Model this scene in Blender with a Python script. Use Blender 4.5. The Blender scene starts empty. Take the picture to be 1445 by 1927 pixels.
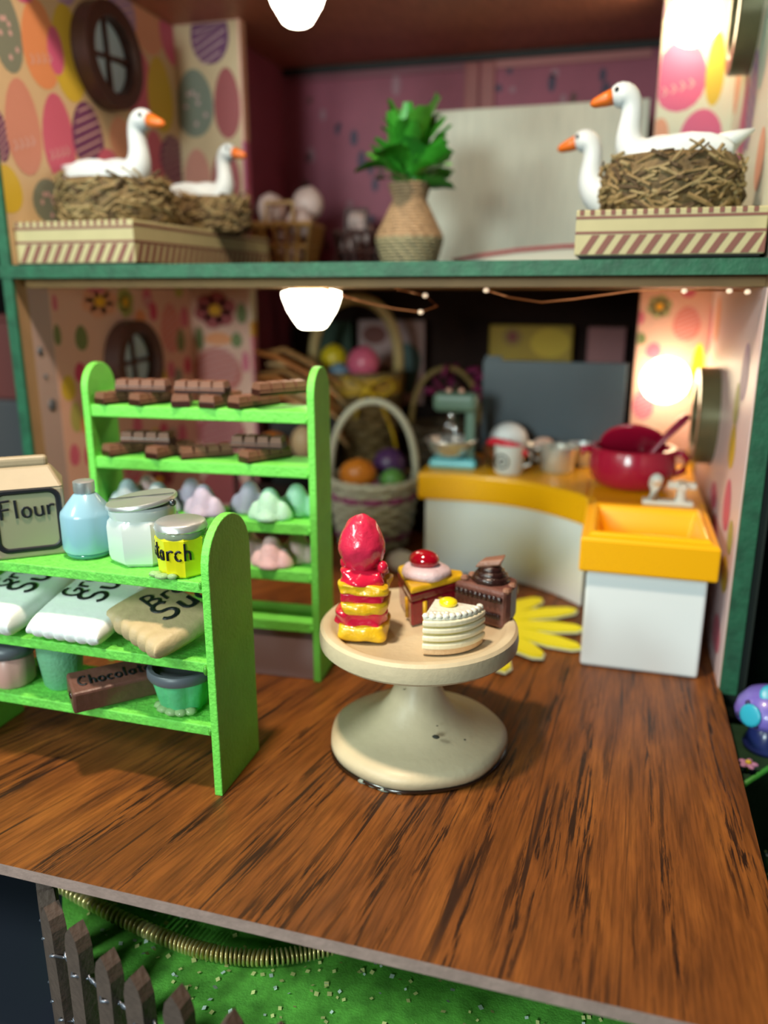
import bpy, math, random
from mathutils import Vector, Matrix, noise
random.seed(7)
C = bpy.context.scene.collection
sc = bpy.context.scene
PI = math.pi
R = math.radians

# ---------------------------------------------------------------- camera, light, exposure
cam_d = bpy.data.cameras.new('camera'); cam = bpy.data.objects.new('camera', cam_d); C.objects.link(cam)
cam_d.sensor_width = 36; cam_d.lens = 1500 / 1927 * 36
cam.location = (0, 0, 2.5); cam.rotation_euler = (R(90 - 15.5), 0, R(16.15))
cam_d.clip_start = .05; cam_d.clip_end = 200
cam_d.dof.use_dof = True; cam_d.dof.focus_distance = 3.75
cam_d.dof.aperture_fstop = .38; cam_d.dof.aperture_blades = 6; cam_d.dof.aperture_rotation = R(10)
sc.camera = cam

w = bpy.data.worlds.new('world'); sc.world = w; w.use_nodes = True
w.node_tree.nodes['Background'].inputs[0].default_value = (.75, .9, 1, 1)
w.node_tree.nodes['Background'].inputs[1].default_value = .02

def area(name, loc, aim, size, power, col):
    l = bpy.data.lights.new(name, 'AREA'); l.shape = 'DISK'; l.size = size; l.energy = power; l.color = col
    o = bpy.data.objects.new(name, l); C.objects.link(o); o.location = loc
    o.rotation_euler = (Vector(aim) - Vector(loc)).to_track_quat('-Z', 'Y').to_euler()
area('room_ceiling_light', (-1.95, 2.35, 7.4), (-.9, 3.9, 0), .55, 540, (1, .78, .58))
area('front_fill', (-3.4, -9.0, 4.3), (-1.2, 5, .9), 3.0, 1080, (.82, 1, .97))  # soft front-left fill, added; no window is known there
area('left_fill', (-5.6, -1.2, 5.2), (-1.2, 4, .3), 1.6, 330, (.86, 1, .92))  # second fill, added to brighten the ground and the left sides
sc.view_settings.view_transform = 'Standard'; sc.view_settings.look = 'None'
sc.view_settings.exposure = 0; sc.view_settings.gamma = 1; sc.view_settings.use_curve_mapping = False
sc.cycles.use_denoising = True
sc.cycles.max_bounces = 6; sc.cycles.sample_clamp_indirect = 6; sc.cycles.caustics_reflective = False; sc.cycles.caustics_refractive = False

# ---------------------------------------------------------------- materials
def lin(h):
    h = h.lstrip('#'); v = [int(h[i:i+2], 16) / 255 for i in (0, 2, 4)]
    return tuple(c / 12.92 if c <= .04045 else ((c + .055) / 1.055) ** 2.4 for c in v) + (1,)
MATS = {}
def M(name, col, rough=.5, metal=0, bump=0, bscale=20, var=0, vscale=6, sss=0, trans=0, emit=0, coat=0, stretch=None, spec=.5):
    if name in MATS: return MATS[name]
    m = bpy.data.materials.new(name); m.use_nodes = True; MATS[name] = m
    nt = m.node_tree; b = nt.nodes['Principled BSDF']
    c = lin(col)
    b.inputs['Base Color'].default_value = c; b.inputs['Roughness'].default_value = rough; b.inputs['Metallic'].default_value = metal
    b.inputs['Specular IOR Level'].default_value = spec
    if trans: b.inputs['Transmission Weight'].default_value = trans; b.inputs['IOR'].default_value = 1.3
    if sss: b.inputs['Subsurface Weight'].default_value = sss; b.inputs['Subsurface Radius'].default_value = (.08, .06, .05)
    if coat: b.inputs['Coat Weight'].default_value = coat; b.inputs['Coat Roughness'].default_value = .08
    if emit: b.inputs['Emission Color'].default_value = c; b.inputs['Emission Strength'].default_value = emit
    if var or bump:
        tc = nt.nodes.new('ShaderNodeTexCoord'); mp = nt.nodes.new('ShaderNodeMapping')
        nt.links.new(tc.outputs['Object'], mp.inputs[0])
        if stretch: mp.inputs['Scale'].default_value = stretch
        n = nt.nodes.new('ShaderNodeTexNoise'); n.inputs['Scale'].default_value = vscale if var else bscale; n.inputs['Detail'].default_value = 5
        nt.links.new(mp.outputs[0], n.inputs['Vector'])
    if var:
        r = nt.nodes.new('ShaderNodeValToRGB'); r.color_ramp.elements[0].position = .3; r.color_ramp.elements[1].position = .7
        r.color_ramp.elements[0].color = tuple(x * (1 - var) for x in c[:3]) + (1,)
        r.color_ramp.elements[1].color = tuple(min(1, x * (1 + var * .6)) for x in c[:3]) + (1,)
        nt.links.new(n.outputs['Fac'], r.inputs[0]); nt.links.new(r.outputs[0], b.inputs['Base Color'])
    if bump:
        n2 = nt.nodes.new('ShaderNodeTexNoise'); n2.inputs['Scale'].default_value = bscale; n2.inputs['Detail'].default_value = 4
        nt.links.new(mp.outputs[0], n2.inputs['Vector'])
        bp = nt.nodes.new('ShaderNodeBump'); bp.inputs['Strength'].default_value = bump; bp.inputs['Distance'].default_value = .02
        nt.links.new(n2.outputs['Fac'], bp.inputs['Height']); nt.links.new(bp.outputs[0], b.inputs['Normal'])
    return m

def floor_wood():
    m = bpy.data.materials.new('walnut_veneer'); m.use_nodes = True; nt = m.node_tree; b = nt.nodes['Principled BSDF']
    N = nt.nodes.new; L = nt.links.new
    def math_(op, a, c=None):
        n = N('ShaderNodeMath'); n.operation = op
        for i, v in enumerate((a, c)):
            if v is None: continue
            if isinstance(v, (int, float)): n.inputs[i].default_value = v
            else: L(v, n.inputs[i])
        return n.outputs[0]
    tc = N('ShaderNodeTexCoord'); sp = N('ShaderNodeSeparateXYZ'); L(tc.outputs['Object'], sp.inputs[0])
    x, y = sp.outputs[0], sp.outputs[1]
    s = math_('MULTIPLY', math_('DIVIDE', math_('SUBTRACT', x, .37), math_('SUBTRACT', 12.1, y)), 9.5)   # the printed grain fans out towards the front
    def vec(a, c):
        n = N('ShaderNodeCombineXYZ'); L(a, n.inputs[0]); L(c, n.inputs[1]); return n.outputs[0]
    def nz(sx, sy, detail=4, dist=0, rough=.6):
        n = N('ShaderNodeTexNoise'); n.inputs['Scale'].default_value = 1; n.inputs['Detail'].default_value = detail
        n.inputs['Roughness'].default_value = rough; n.inputs['Distortion'].default_value = dist
        L(vec(math_('MULTIPLY', s, sx), math_('MULTIPLY', y, sy)), n.inputs['Vector']); return n.outputs['Fac']
    def ramp(f, pts):
        r = N('ShaderNodeValToRGB'); e = r.color_ramp.elements
        while len(e) < len(pts): e.new(.5)
        for el, (p, c) in zip(e, pts): el.position = p; el.color = c
        L(f, r.inputs[0]); return r.outputs[0]
    def mix(f, a, c, mode='MIX'):
        n = N('ShaderNodeMix'); n.data_type = 'RGBA'; n.blend_type = mode
        if isinstance(f, (int, float)): n.inputs[0].default_value = f
        else: L(f, n.inputs[0])
        L(a, n.inputs[6])
        if isinstance(c, tuple): n.inputs[7].default_value = c
        else: L(c, n.inputs[7])
        return n.outputs[2]
    base = ramp(nz(4.5, .9, 5, .6), [(.25, lin('5e3518')), (.5, lin('7f491f')), (.78, lin('9f6029'))])
    fine = ramp(nz(55, 3.2, 4, .2), [(.36, (.62, .62, .62, 1)), (.6, (1, 1, 1, 1))])
    c = mix(1, base, fine, 'MULTIPLY')
    pores = ramp(nz(38, 2.1, 6, .5, .7), [(.49, (0, 0, 0, 1)), (.57, (1, 1, 1, 1))])
    where = ramp(nz(5.5, .45, 3, .4), [(.43, (0, 0, 0, 1)), (.58, (1, 1, 1, 1))])
    mask = mix(1, pores, where, 'MULTIPLY')
    c = mix(mask, c, lin('2a160c'))
    veins = ramp(nz(10, .35, 3, .9), [(.63, (0, 0, 0, 1)), (.68, (1, 1, 1, 1))])
    c = mix(veins, c, lin('321c11'))
    L(c, b.inputs['Base Color']); b.inputs['Roughness'].default_value = .42; b.inputs['Specular IOR Level'].default_value = .35
    bp = N('ShaderNodeBump'); bp.inputs['Strength'].default_value = .25; bp.inputs['Distance'].default_value = .01
    L(mask, bp.inputs['Height']); bp.invert = True; L(bp.outputs[0], b.inputs['Normal'])
    return m

WOODF = floor_wood()
EDGE = M('board_edge', 'a68a82', .6, var=.15, vscale=14, bump=.2, bscale=40)
GREENP = M('dark_green_paint', '1f5c42', .55, var=.35, vscale=9, bump=.2, bscale=30)
TAN = M('raw_wood', 'a58866', .6, var=.15, vscale=5, stretch=(1, 8, 1))
TANC = M('tan_ceiling_board', '9c7648', .6, var=.12, vscale=5, stretch=(1, 8, 1))
LIME = M('lime_paint', '76de56', .55, var=.08, vscale=7, bump=.35, bscale=45)
LIMEDIRTY = M('lime_paint_edge', '70d452', .6, var=.22, vscale=26, bump=.4, bscale=50)
PAPERU = M('cream_wallpaper', 'cfb48e', .5)
PAPERR = M('mint_cream_wallpaper', 'd3d3bd', .35)
PAPERRL = M('pale_rose_wallpaper', 'd9c4c6', .4)
PAPERL = M('pink_wallpaper', 'd6aa98', .5)
MAUVE = M('mauve_paper', '95465a', .6, var=.12, vscale=3)
DARKW = M('dark_walnut', '2a1812', .75, spec=.2, var=.25, vscale=6, stretch=(1, 1, 7))
CEILW = M('red_brown_ceiling_wood', 'b06f56', .5, var=.18, vscale=4, stretch=(6, 1, 1))
BROWNF = M('brown_window_frame', '46251c', .45, var=.2, vscale=9)
BLACK = M('black', '120e0c', .6)
INK = M('ink', '14151c', .45)
WHITEP = M('white_plastic', 'e8f1f5', .35)
YELP = M('yellow_plastic', 'f6b40a', .3, sss=.0)
SILVER = M('silver', 'd4d8d8', .36, .75, bump=.05, bscale=30)
EGGC = dict(sage='7c8273', orange='dd9060', yellow='cdb038', pink='cf5f86', lilac='a789ac', peach='d99a7c', rose='c8607a', dusty='cb8a78', plum='6d3a62',
            crimson='a04a4c', crimsonl='b86a62', magenta='c24064', salmon='cf7a70', lime='a9a75a', leaf='6d7a4a', mint='a9cbb9', olive='98986a', bright='e6d800', gold='e6ac28')

# ---------------------------------------------------------------- mesh builder
class MB:
    def __init__(s): s.v = []; s.f = []; s.m = []; s.M = Matrix(); s.k = 0
    def add(s, vs, fs, k=None):
        b = len(s.v); s.v += [tuple(s.M @ Vector(p)) for p in vs]
        s.f += [tuple(i + b for i in f) for f in fs]; s.m += [s.k if k is None else k] * len(fs); return s
    def box(s, x0, x1, y0, y1, z0, z1, k=None):
        vs = [(x, y, z) for z in (z0, z1) for y in (y0, y1) for x in (x0, x1)]
        return s.add(vs, [(0, 2, 3, 1), (4, 5, 7, 6), (0, 1, 5, 4), (2, 6, 7, 3), (0, 4, 6, 2), (1, 3, 7, 5)], k)
    def prism(s, pts, z0, z1, k=None, top=None):
        n = len(pts); vs = [(x, y, z0) for x, y in pts] + [(x, y, z1) for x, y in (top or pts)]
        return s.add(vs, [tuple(range(n))[::-1], tuple(range(n, 2 * n))] + [(i, (i + 1) % n, n + (i + 1) % n, n + i) for i in range(n)], k)
    def lathe(s, prof, n=32, k=None, c=(0, 0), sq=None, caps=True):
        vs = []
        for r, z in prof:
            for i in range(n):
                a = 2 * PI * i / n; q = 1
                if sq: q = sq(a, r, z)
                vs.append((c[0] + r * q * math.cos(a), c[1] + r * q * math.sin(a), z))
        fs = [(j * n + i, j * n + (i + 1) % n, (j + 1) * n + (i + 1) % n, (j + 1) * n + i) for j in range(len(prof) - 1) for i in range(n)]
        if caps:
            if prof[0][0] > 1e-5: fs.append(tuple(range(n))[::-1])
            if prof[-1][0] > 1e-5: fs.append(tuple((len(prof) - 1) * n + i for i in range(n)))
        return s.add(vs, fs, k)
    def tube(s, pts, r, n=8, k=None, flat=1, closed=False, up=(0, 0, 1)):
        pts = [Vector(p) for p in pts]; rs = r if isinstance(r, (list, tuple)) else [r] * len(pts)
        vs = []; N = len(pts); ref = Vector(up)
        for i, p in enumerate(pts):
            a, b = (pts[(i - 1) % N], pts[(i + 1) % N]) if closed else (pts[max(0, i - 1)], pts[min(N - 1, i + 1)])
            t = (b - a).normalized() if (b - a).length > 1e-9 else Vector((1, 0, 0))
            x = t.cross(ref)
            if x.length < .05: x = t.cross(Vector((1, 0, .1)))
            x.normalize(); y = x.cross(t).normalized()
            for j in range(n):
                an = 2 * PI * j / n; vs.append(p + x * rs[i] * math.cos(an) + y * rs[i] * flat * math.sin(an))
        fs = [(i * n + j, i * n + (j + 1) % n, ((i + 1) % N) * n + (j + 1) % n, ((i + 1) % N) * n + j) for i in range(N if closed else N - 1) for j in range(n)]
        if not closed: fs += [tuple(range(n))[::-1], tuple((N - 1) * n + j for j in range(n))]
        return s.add(vs, fs, k)
    def ball(s, c, r, n=16, k=None, fn=None):
        if isinstance(r, (int, float)): r = (r, r, r)
        rings = n // 2; vs = [(c[0], c[1], c[2] - r[2])]
        for j in range(1, rings):
            t = -PI / 2 + PI * j / rings
            for i in range(n):
                a = 2 * PI * i / n; d = Vector((math.cos(t) * math.cos(a), math.cos(t) * math.sin(a), math.sin(t)))
                q = fn(d) if fn else 1
                vs.append((c[0] + d.x * r[0] * q, c[1] + d.y * r[1] * q, c[2] + d.z * r[2] * q))
        vs.append((c[0], c[1], c[2] + r[2])); t = len(vs) - 1
        fs = [(0, 1 + (i + 1) % n, 1 + i) for i in range(n)]
        fs += [(1 + j * n + i, 1 + j * n + (i + 1) % n, 1 + (j + 1) * n + (i + 1) % n, 1 + (j + 1) * n + i) for j in range(rings - 2) for i in range(n)]
        fs += [(t, 1 + (rings - 2) * n + i, 1 + (rings - 2) * n + (i + 1) % n) for i in range(n)]
        return s.add(vs, fs, k)
    def poly(s, pts, k=None): return s.add(pts, [tuple(range(len(pts)))], k)
    def mesh(s, name, mats, smooth=False):
        me = bpy.data.meshes.new(name); me.from_pydata(s.v, [], s.f)
        for m in (mats if isinstance(mats, (list, tuple)) else [mats]): me.materials.append(m)
        me.polygons.foreach_set('material_index', s.m)
        if smooth: me.polygons.foreach_set('use_smooth', [True] * len(s.f))
        me.update(); return me
    def build(s, name, mats, parent=None, smooth=False, bevel=0, loc=None, rot=None, sub=0, seg=2):
        o = put(name, s.mesh(name, mats, smooth or bool(sub)), parent, loc, rot)
        if bevel:
            b = o.modifiers.new('bevel', 'BEVEL'); b.width = bevel; b.segments = seg; b.limit_method = 'ANGLE'; b.angle_limit = R(40)
        if sub:
            d = o.modifiers.new('sub', 'SUBSURF'); d.levels = sub; d.render_levels = sub
        return o
def put(name, me, parent=None, loc=None, rot=None):
    o = bpy.data.objects.new(name, me); C.objects.link(o)
    if parent is not None: o.parent = parent
    if loc: o.location = loc
    if rot: o.rotation_euler = rot
    return o
def smooth_by_angle(o, deg=40):
    me = o.data; me.polygons.foreach_set('use_smooth', [True] * len(me.polygons))
    me.set_sharp_from_angle(angle=R(deg)); return o
def tag(o, label, cat, group=None, kind=None):
    o['label'] = label; o['category'] = cat
    if group: o['group'] = group
    if kind: o['kind'] = kind
    return o
def thing(name, label, cat, loc=(0, 0, 0), rz=0, group=None, rot=None):
    o = bpy.data.objects.new(name, None); C.objects.link(o); o.location = loc; o.rotation_euler = rot or (0, 0, rz)
    return tag(o, label, cat, group)
def structure(o): o['kind'] = 'structure'; return o
def stuff(o): o['kind'] = 'stuff'; return o
def kids(o): return [c for c in C.objects if c.parent == o]
def dup(root, loc, rz=0, label=None, rot=None):
    r = root.copy(); C.objects.link(r); r.location = loc; r.rotation_euler = rot or (0, 0, rz)
    if label: r['label'] = label
    for ch in kids(root):
        c = ch.copy(); C.objects.link(c); c.parent = r
        for g in kids(ch):
            d = g.copy(); C.objects.link(d); d.parent = c
    return r
def sbox(name, x0, x1, y0, y1, z0, z1, m, parent=None, bevel=0):
    return MB().box(x0, x1, y0, y1, z0, z1).build(name, m, parent, bevel=bevel)

# handwriting: each letter is a few pen strokes in a box about 0.6 wide and 1 high
def arc(cx, cy, rx, ry, a0, a1, n=10): return [(cx + rx * math.cos(R(a0 + (a1 - a0) * i / n)), cy + ry * math.sin(R(a0 + (a1 - a0) * i / n))) for i in range(n + 1)]
GL = {
 'F': (.62, [[(.08, 0), (.1, 1)], [(.1, .98), (.58, 1.0)], [(.1, .52), (.5, .55)]]), 'B': (.68, [[(.1, 0), (.12, 1)], arc(.12, .75, .42, .25, 90, -90), arc(.12, .26, .5, .26, 90, -90)]),
 'S': (.66, [arc(.34, .74, .24, .25, 20, 270) + arc(.32, .25, .26, .25, 90, -160)]), 'G': (.7, [arc(.38, .5, .32, .48, 50, 350) + [(.7, .45), (.42, .45)]]),
 'C': (.66, [arc(.38, .5, .32, .48, 55, 305)]), 'l': (.26, [[(.12, 0), (.12, 1)]]), 'o': (.52, [arc(.26, .27, .21, .27, 90, 450, 14)]),
 'u': (.52, [[(.08, .54), (.08, .2)] + arc(.26, .2, .18, .19, 180, 360) + [(.44, .54), (.46, 0)]]), 'r': (.42, [[(.1, 0), (.1, .54)], arc(.3, .32, .2, .22, 170, 50)]),
 't': (.42, [[(.2, .9), (.2, .15)] + arc(.3, .12, .1, .12, 180, 300), [(.02, .6), (.4, .62)]]), 'a': (.54, [arc(.25, .26, .2, .26, 40, 400, 14), [(.46, .54), (.46, 0)]]),
 'c': (.46, [arc(.27, .27, .21, .27, 50, 310)]), 'h': (.52, [[(.1, 0), (.1, 1)], arc(.27, .3, .17, .22, 180, 0) + [(.44, 0)]]), 'n': (.52, [[(.1, 0), (.1, .54)], arc(.27, .3, .17, .22, 180, 0) + [(.44, 0)]]),
 'w': (.66, [[(.04, .54), (.17, 0), (.32, .46), (.46, 0), (.6, .54)]]), 'e': (.5, [[(.06, .28), (.44, .3)] + arc(.25, .28, .2, .27, 5, 310)]), 'g': (.52, [arc(.25, .28, .2, .25, 40, 400, 14), [(.45, .54), (.45, -.1)] + arc(.25, -.1, .2, .2, 0, -160)]),
}
def write(mb, word, h, origin, xdir, ydir, pen=.09, skip=0):
    X = Vector(xdir).normalized(); Y = Vector(ydir); Y = (Y - X * Y.dot(X)).normalized(); Z = X.cross(Y); O = Vector(origin); x = 0
    for i, ch in enumerate(word):
        wd, st = GL[ch]
        if i >= skip:
            for s_ in st:
                mb.tube([O + X * (x + p[0]) * h + Y * p[1] * h + Z * .002 for p in s_], pen * h * .5, 6, flat=.35, up=Z)
        x += wd + .1
    return mb

# ================================================================ THE SETTING
XL, XR, YF, YW, YWR, YB = -4.34, .79, 5.13, 7.7, 8.0, 9.5
b = MB().box(-4.42, .80, 2.45, 9.56, -.06, 0)
for i, f in enumerate(b.f):
    if i != 1: b.m[i] = 1
floor = structure(b.build('floor', [WOODF, EDGE]))
# side walls, painted front edges, return walls that close the front room
wl = structure(sbox('wall_left', XL - .07, XL, YF, YB, 0, 4.95, TAN))
wr = structure(sbox('wall_right', XR, XR + .07, YF, YB, 0, 4.95, TAN))
structure(sbox('trim_1', XL - .07, XL + .015, YF - .03, YF, -.02, 4.95, GREENP))
structure(sbox('trim_2', XR + .002, XR + .105, YF - .03, YF, -.02, 4.95, GREENP))
structure(sbox('trim_6', .82, .95, 5.14, 9.5, -.2, 5, M('dark_green_outside', '0c1a14', .7)))
ww = structure(sbox('wall_front_left', XL, -3.64, YW, YW + .1, 0, 4.95, PAPERL))
wwr = structure(sbox('wall_front_right', .153, XR, YWR, YWR + .1, 0, 4.95, PAPERL))
structure(sbox('wall_inner_left', -4.02, -3.95, YW + .1, YB, 0, 4.95, MAUVE))
structure(sbox('wall_back_lower', -4.0, .9, YB, YB + .06, 0, 2.6, DARKW))
wb = structure(sbox('wall_back_upper', -4.0, .9, YB, YB + .06, 2.6, 4.95, MAUVE))
up = structure(sbox('upper_floor', XL - .07, XR + .1, YF, YB, 2.59, 2.68, DARKW))
structure(sbox('trim_3', XL - .09, XR + .2, YF - .035, YF - .002, 2.59, 2.68, GREENP))
structure(sbox('ceiling', XL, XR, YF + .12, YB, 2.525, 2.588, TANC))
structure(sbox('ceiling_upper', XL - .07, XR + .1, YF, YB + .06, 4.95, 5.02, CEILW))
structure(sbox('gap_shade_strip', -3.95, .9, YB - .05, YB - .002, 4.885, 4.95, BLACK))  # black strip paints the shade in the gap above the back wall
# printed papers: thin sheets glued on the walls, eggs and flowers as flat print
def egg(mb, a, z, wd, h, col, pat, to, cols, ink):
    hw, hh = wd / 2, h / 2
    def outline(k, n=20):
        return [(a + hw * k * math.sin(2 * PI * i / n) * (1 - .12 * math.cos(2 * PI * i / n)), z + hh * k * math.cos(2 * PI * i / n)) for i in range(n)]
    if pat == 'flower':
        for j in range(6):
            an = 2 * PI * j / 6 + .3; cx, cz = a + hw * .55 * math.cos(an), z + hh * .55 * math.sin(an)
            mb.poly([to(cx + hw * .42 * math.cos(2 * PI * i / 10), cz + hh * .42 * math.sin(2 * PI * i / 10), 1) for i in range(10)], cols[col])
        mb.poly([to(a + hw * .3 * math.cos(2 * PI * i / 10), z + hh * .3 * math.sin(2 * PI * i / 10), 2) for i in range(10)], cols['gold'])
        return
    mb.poly([to(p, q, 1) for p, q in outline(1)], cols[col])
    if pat == 'str':
        for j in range(-3, 4):
            t = j * .27; x0 = math.sqrt(max(0, 1 - t * t)) * .86
            if x0 < .2: continue
            sl = .34
            mb.poly([to(a + hw * x0 * sx, z + hh * (t + sl * sx * x0 + dz), 2) for sx, dz in ((-1, -.028), (1, -.028), (1, .028), (-1, .028))], ink)
    elif pat == 'dot':
        for j in range(7):
            an = j * 2.4; rr = .2 + .55 * ((j * .37) % 1)
            mb.poly([to(a + hw * rr * math.cos(an) + .02 * math.cos(2 * PI * i / 8), z + hh * rr * math.sin(an) + .02 * math.sin(2 * PI * i / 8), 2) for i in range(8)], ink)
    elif pat == 'dash':
        for j in range(4):
            cx = a + hw * (-.5 + .33 * j); cz = z - hh * (.42 - .06 * j)
            mb.poly([to(cx - .03, cz - .035, 2), to(cx, cz, 2), to(cx - .03, cz + .035, 2), to(cx - .012, cz + .035, 2), to(cx + .018, cz, 2), to(cx - .012, cz - .035, 2)], ink)
names = list(EGGC); EMATS = [M('print_' + n, EGGC[n], .5) for n in names] + [M('print_pale', 'cfa9a6', .5)]
ECOL = {n: i for i, n in enumerate(names)}; EINK = len(names)
def paper(parent, axis, plane, sgn, a0, a1, z0, z1, sheetmat, eggs):
    # axis 'x': the sheet lies in x = plane and faces +-x; axis 'y': in y = plane and faces -y
    t = .006
    if axis == 'x': s = MB().box(min(plane, plane + sgn * t), max(plane, plane + sgn * t), a0, a1, z0, z1)
    else: s = MB().box(a0, a1, plane - t, plane, z0, z1)
    sh = s.build('wallpaper', sheetmat, parent)
    def to(a, z, lay):
        a = min(max(a, a0 + .002), a1 - .002); z = min(max(z, z0 + .002), z1 - .002); d = t + .0015 * lay
        return (plane + sgn * d, a, z) if axis == 'x' else (a, plane - d, z)
    m = MB()
    for i, e in enumerate(eggs):
        if not (a0 - e[2] * .4 < e[0] < a1 + e[2] * .4 and e[1] - e[3] / 2 < z1): continue
        egg(m, *e, lambda a, z, l, i=i: to(a, z, l + .15 * (i % 5)), ECOL, EINK)
    stuff(m.build('egg_print', EMATS, sh))
LU = [(5.36,4.27,0.3,0.53,'sage','dot'),(5.71,4.28,0.41,0.61,'orange','dash'),(6.04,4.3,0.41,0.7,'yellow',''),(5.88,4.28,0.19,0.34,'pink',''),(6.84,4.83,0.41,0.47,'lilac','str'),(7.23,4.85,0.54,0.53,'peach',''),(7.73,4.89,0.57,0.61,'pink',''),(7.01,4.31,0.53,0.62,'rose',''),(7.38,4.28,0.44,0.65,'yellow',''),(5.42,3.66,0.38,0.66,'dusty','dash'),(5.82,3.65,0.39,0.65,'rose','dash'),(6.2,3.73,0.42,0.52,'plum','str'),(6.68,3.79,0.36,0.35,'peach',''),(7.22,3.74,0.34,0.42,'rose',''),(7.55,3.74,0.51,0.44,'plum','str'),(5.18,3.21,0.3,0.33,'yellow',''),(5.63,3.17,0.39,0.33,'sage','dot'),(5.17,3.56,0.16,0.34,'plum','str'),(6.46,3.5,0.39,0.35,'rose',''),(5.54,4.72,0.38,0.42,'pink','str'),(6.03,4.88,0.39,0.49,'lilac','str'),(6.6,5.15,0.46,0.52,'peach',''),(7.32,5.43,0.51,0.57,'yellow','')]
WU = [(-3.95,4.87,0.4,0.57,'plum','str'),(-4.15,4.26,0.41,0.61,'sage','dot'),(-3.8,4.24,0.28,0.63,'crimson',''),(-3.85,3.58,0.31,0.54,'crimson','dash'),(-4.16,3.61,0.29,0.49,'dusty',''),(-3.88,5.47,0.36,0.51,'rose','')]
LL = [(6.15,2.41,0.56,0.29,'peach','flower'),(6.53,2.4,0.28,0.29,'lime','flower'),(6.12,2.54,0.3,0.11,'rose',''),(7.28,2.14,0.38,0.49,'salmon','str'),(6.98,2.31,0.14,0.18,'magenta',''),(6.75,2.26,0.18,0.15,'orange',''),(7.56,2.24,0.16,0.22,'rose',''),(5.85,2.12,0.17,0.21,'leaf',''),(5.79,1.84,0.15,0.17,'magenta',''),(5.62,1.73,0.18,0.21,'yellow',''),(7.06,1.67,0.17,0.2,'yellow',''),(7.36,1.66,0.16,0.16,'sage',''),(7.23,1.73,0.14,0.18,'rose',''),(7.56,1.75,0.15,0.18,'magenta',''),(7.45,2.01,0.17,0.24,'leaf',''),(6.56,1.27,0.16,0.2,'rose',''),(7.01,1.14,0.17,0.19,'magenta',''),(7.17,1.07,0.14,0.16,'sage',''),(6.84,1.11,0.19,0.19,'yellow',''),(7.36,1.06,0.17,0.22,'rose',''),(5.61,1.17,0.13,0.19,'rose',''),(5.79,1.13,0.1,0.18,'magenta',''),(5.68,1.48,0.15,0.26,'lime',''),(5.78,1.4,0.1,0.15,'orange',''),(6.89,2.44,0.16,0.19,'rose','dash'),(7.48,2.5,0.17,0.13,'lime',''),(5.56,2.41,0.06,0.13,'rose',''),(5.55,2.16,0.09,0.17,'leaf',''),(6.82,0.67,0.76,0.26,'crimson','flower'),(6.44,0.89,0.26,0.3,'rose','dash'),(5.99,0.73,0.34,0.33,'salmon','str')]
WL = [(-4.05,2.31,0.51,0.4,'crimson','flower'),(-4.03,2.02,0.31,0.13,'orange',''),(-3.82,2.01,0.13,0.16,'leaf',''),(-4.06,1.69,0.57,0.48,'crimsonl','str'),(-4.25,2.02,0.1,0.25,'leaf',''),(-4.33,1.03,0.11,0.22,'magenta',''),(-4.05,1.04,0.56,0.53,'crimson','str'),(-3.75,2.28,0.12,0.21,'leaf',''),(-4.07,0.43,0.52,0.42,'crimson',''),(-3.73,1.79,0.08,0.22,'rose','')]
RWU = [(0.33,4.28,0.43,0.57,'pink','dash'),(0.61,4.31,0.15,0.57,'yellow',''),(0.11,4.8,0.13,0.22,'lilac','str'),(0.54,3.82,0.34,0.38,'pink','dash'),(0.2,3.84,0.15,0.23,'peach',''),(0.27,3.49,0.27,0.26,'lilac','str')]
RWL = [(0.33,2.36,0.24,0.23,'olive','flower'),(0.58,2.21,0.24,0.31,'salmon','str'),(0.16,2.26,0.09,0.13,'rose',''),(0.18,2.07,0.12,0.11,'leaf',''),(0.57,2.5,0.12,0.12,'rose',''),(0.71,1.77,0.12,0.54,'bright',''),(0.77,1.02,0.14,0.41,'gold',''),(0.31,1.96,0.14,0.15,'rose',''),(0.26,1.46,0.19,0.3,'rose','str'),(0.35,0.9,0.24,0.37,'salmon','str')]
RU = [(7.17,3.63,0.41,0.88,'pink',''),(6.81,3.82,0.43,0.67,'lilac','str'),(6.44,4.07,0.38,0.51,'mint',''),(7.84,4.14,0.33,0.44,'peach',''),(6.03,3.32,0.34,0.39,'peach','')]
RL = [(8.09,2.16,0.57,0.5,'rose',''),(7.45,2.27,0.4,0.38,'peach',''),(5.78,1.77,0.24,0.29,'lime',''),(5.75,1.49,0.29,0.31,'yellow',''),(5.67,1.1,0.33,0.36,'rose',''),(6.14,0.73,0.4,0.35,'rose','str'),(5.43,0.69,0.31,0.25,'yellow',''),(5.46,0.25,0.37,0.25,'rose','str'),(5.58,2.0,0.31,0.37,'lilac',''),(5.37,0.96,0.22,0.23,'lime',''),(6.41,0.99,0.37,0.2,'pink','')]
paper(wl, 'x', XL, 1, 5.135, YW, 2.685, 4.94, PAPERU, LU)
paper(wl, 'x', XL, 1, 5.5, YW, .005, 2.52, PAPERL, LL)
paper(ww, 'y', YW, -1, XL + .01, -3.645, 2.685, 4.94, PAPERU, WU)
paper(ww, 'y', YW, -1, XL + .01, -3.645, .005, 2.52, PAPERL, WL)
paper(wwr, 'y', YWR, -1, .158, XR - .01, 2.685, 4.94, PAPERR, RWU)
paper(wwr, 'y', YWR, -1, .158, XR - .01, .005, 2.52, PAPERL, RWL)
paper(wr, 'x', XR, -1, 5.135, YWR, 2.685, 4.94, PAPERR, RU)
paper(wr, 'x', XR, -1, 5.135, YWR, .005, 2.52, PAPERRL, RL)
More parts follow.
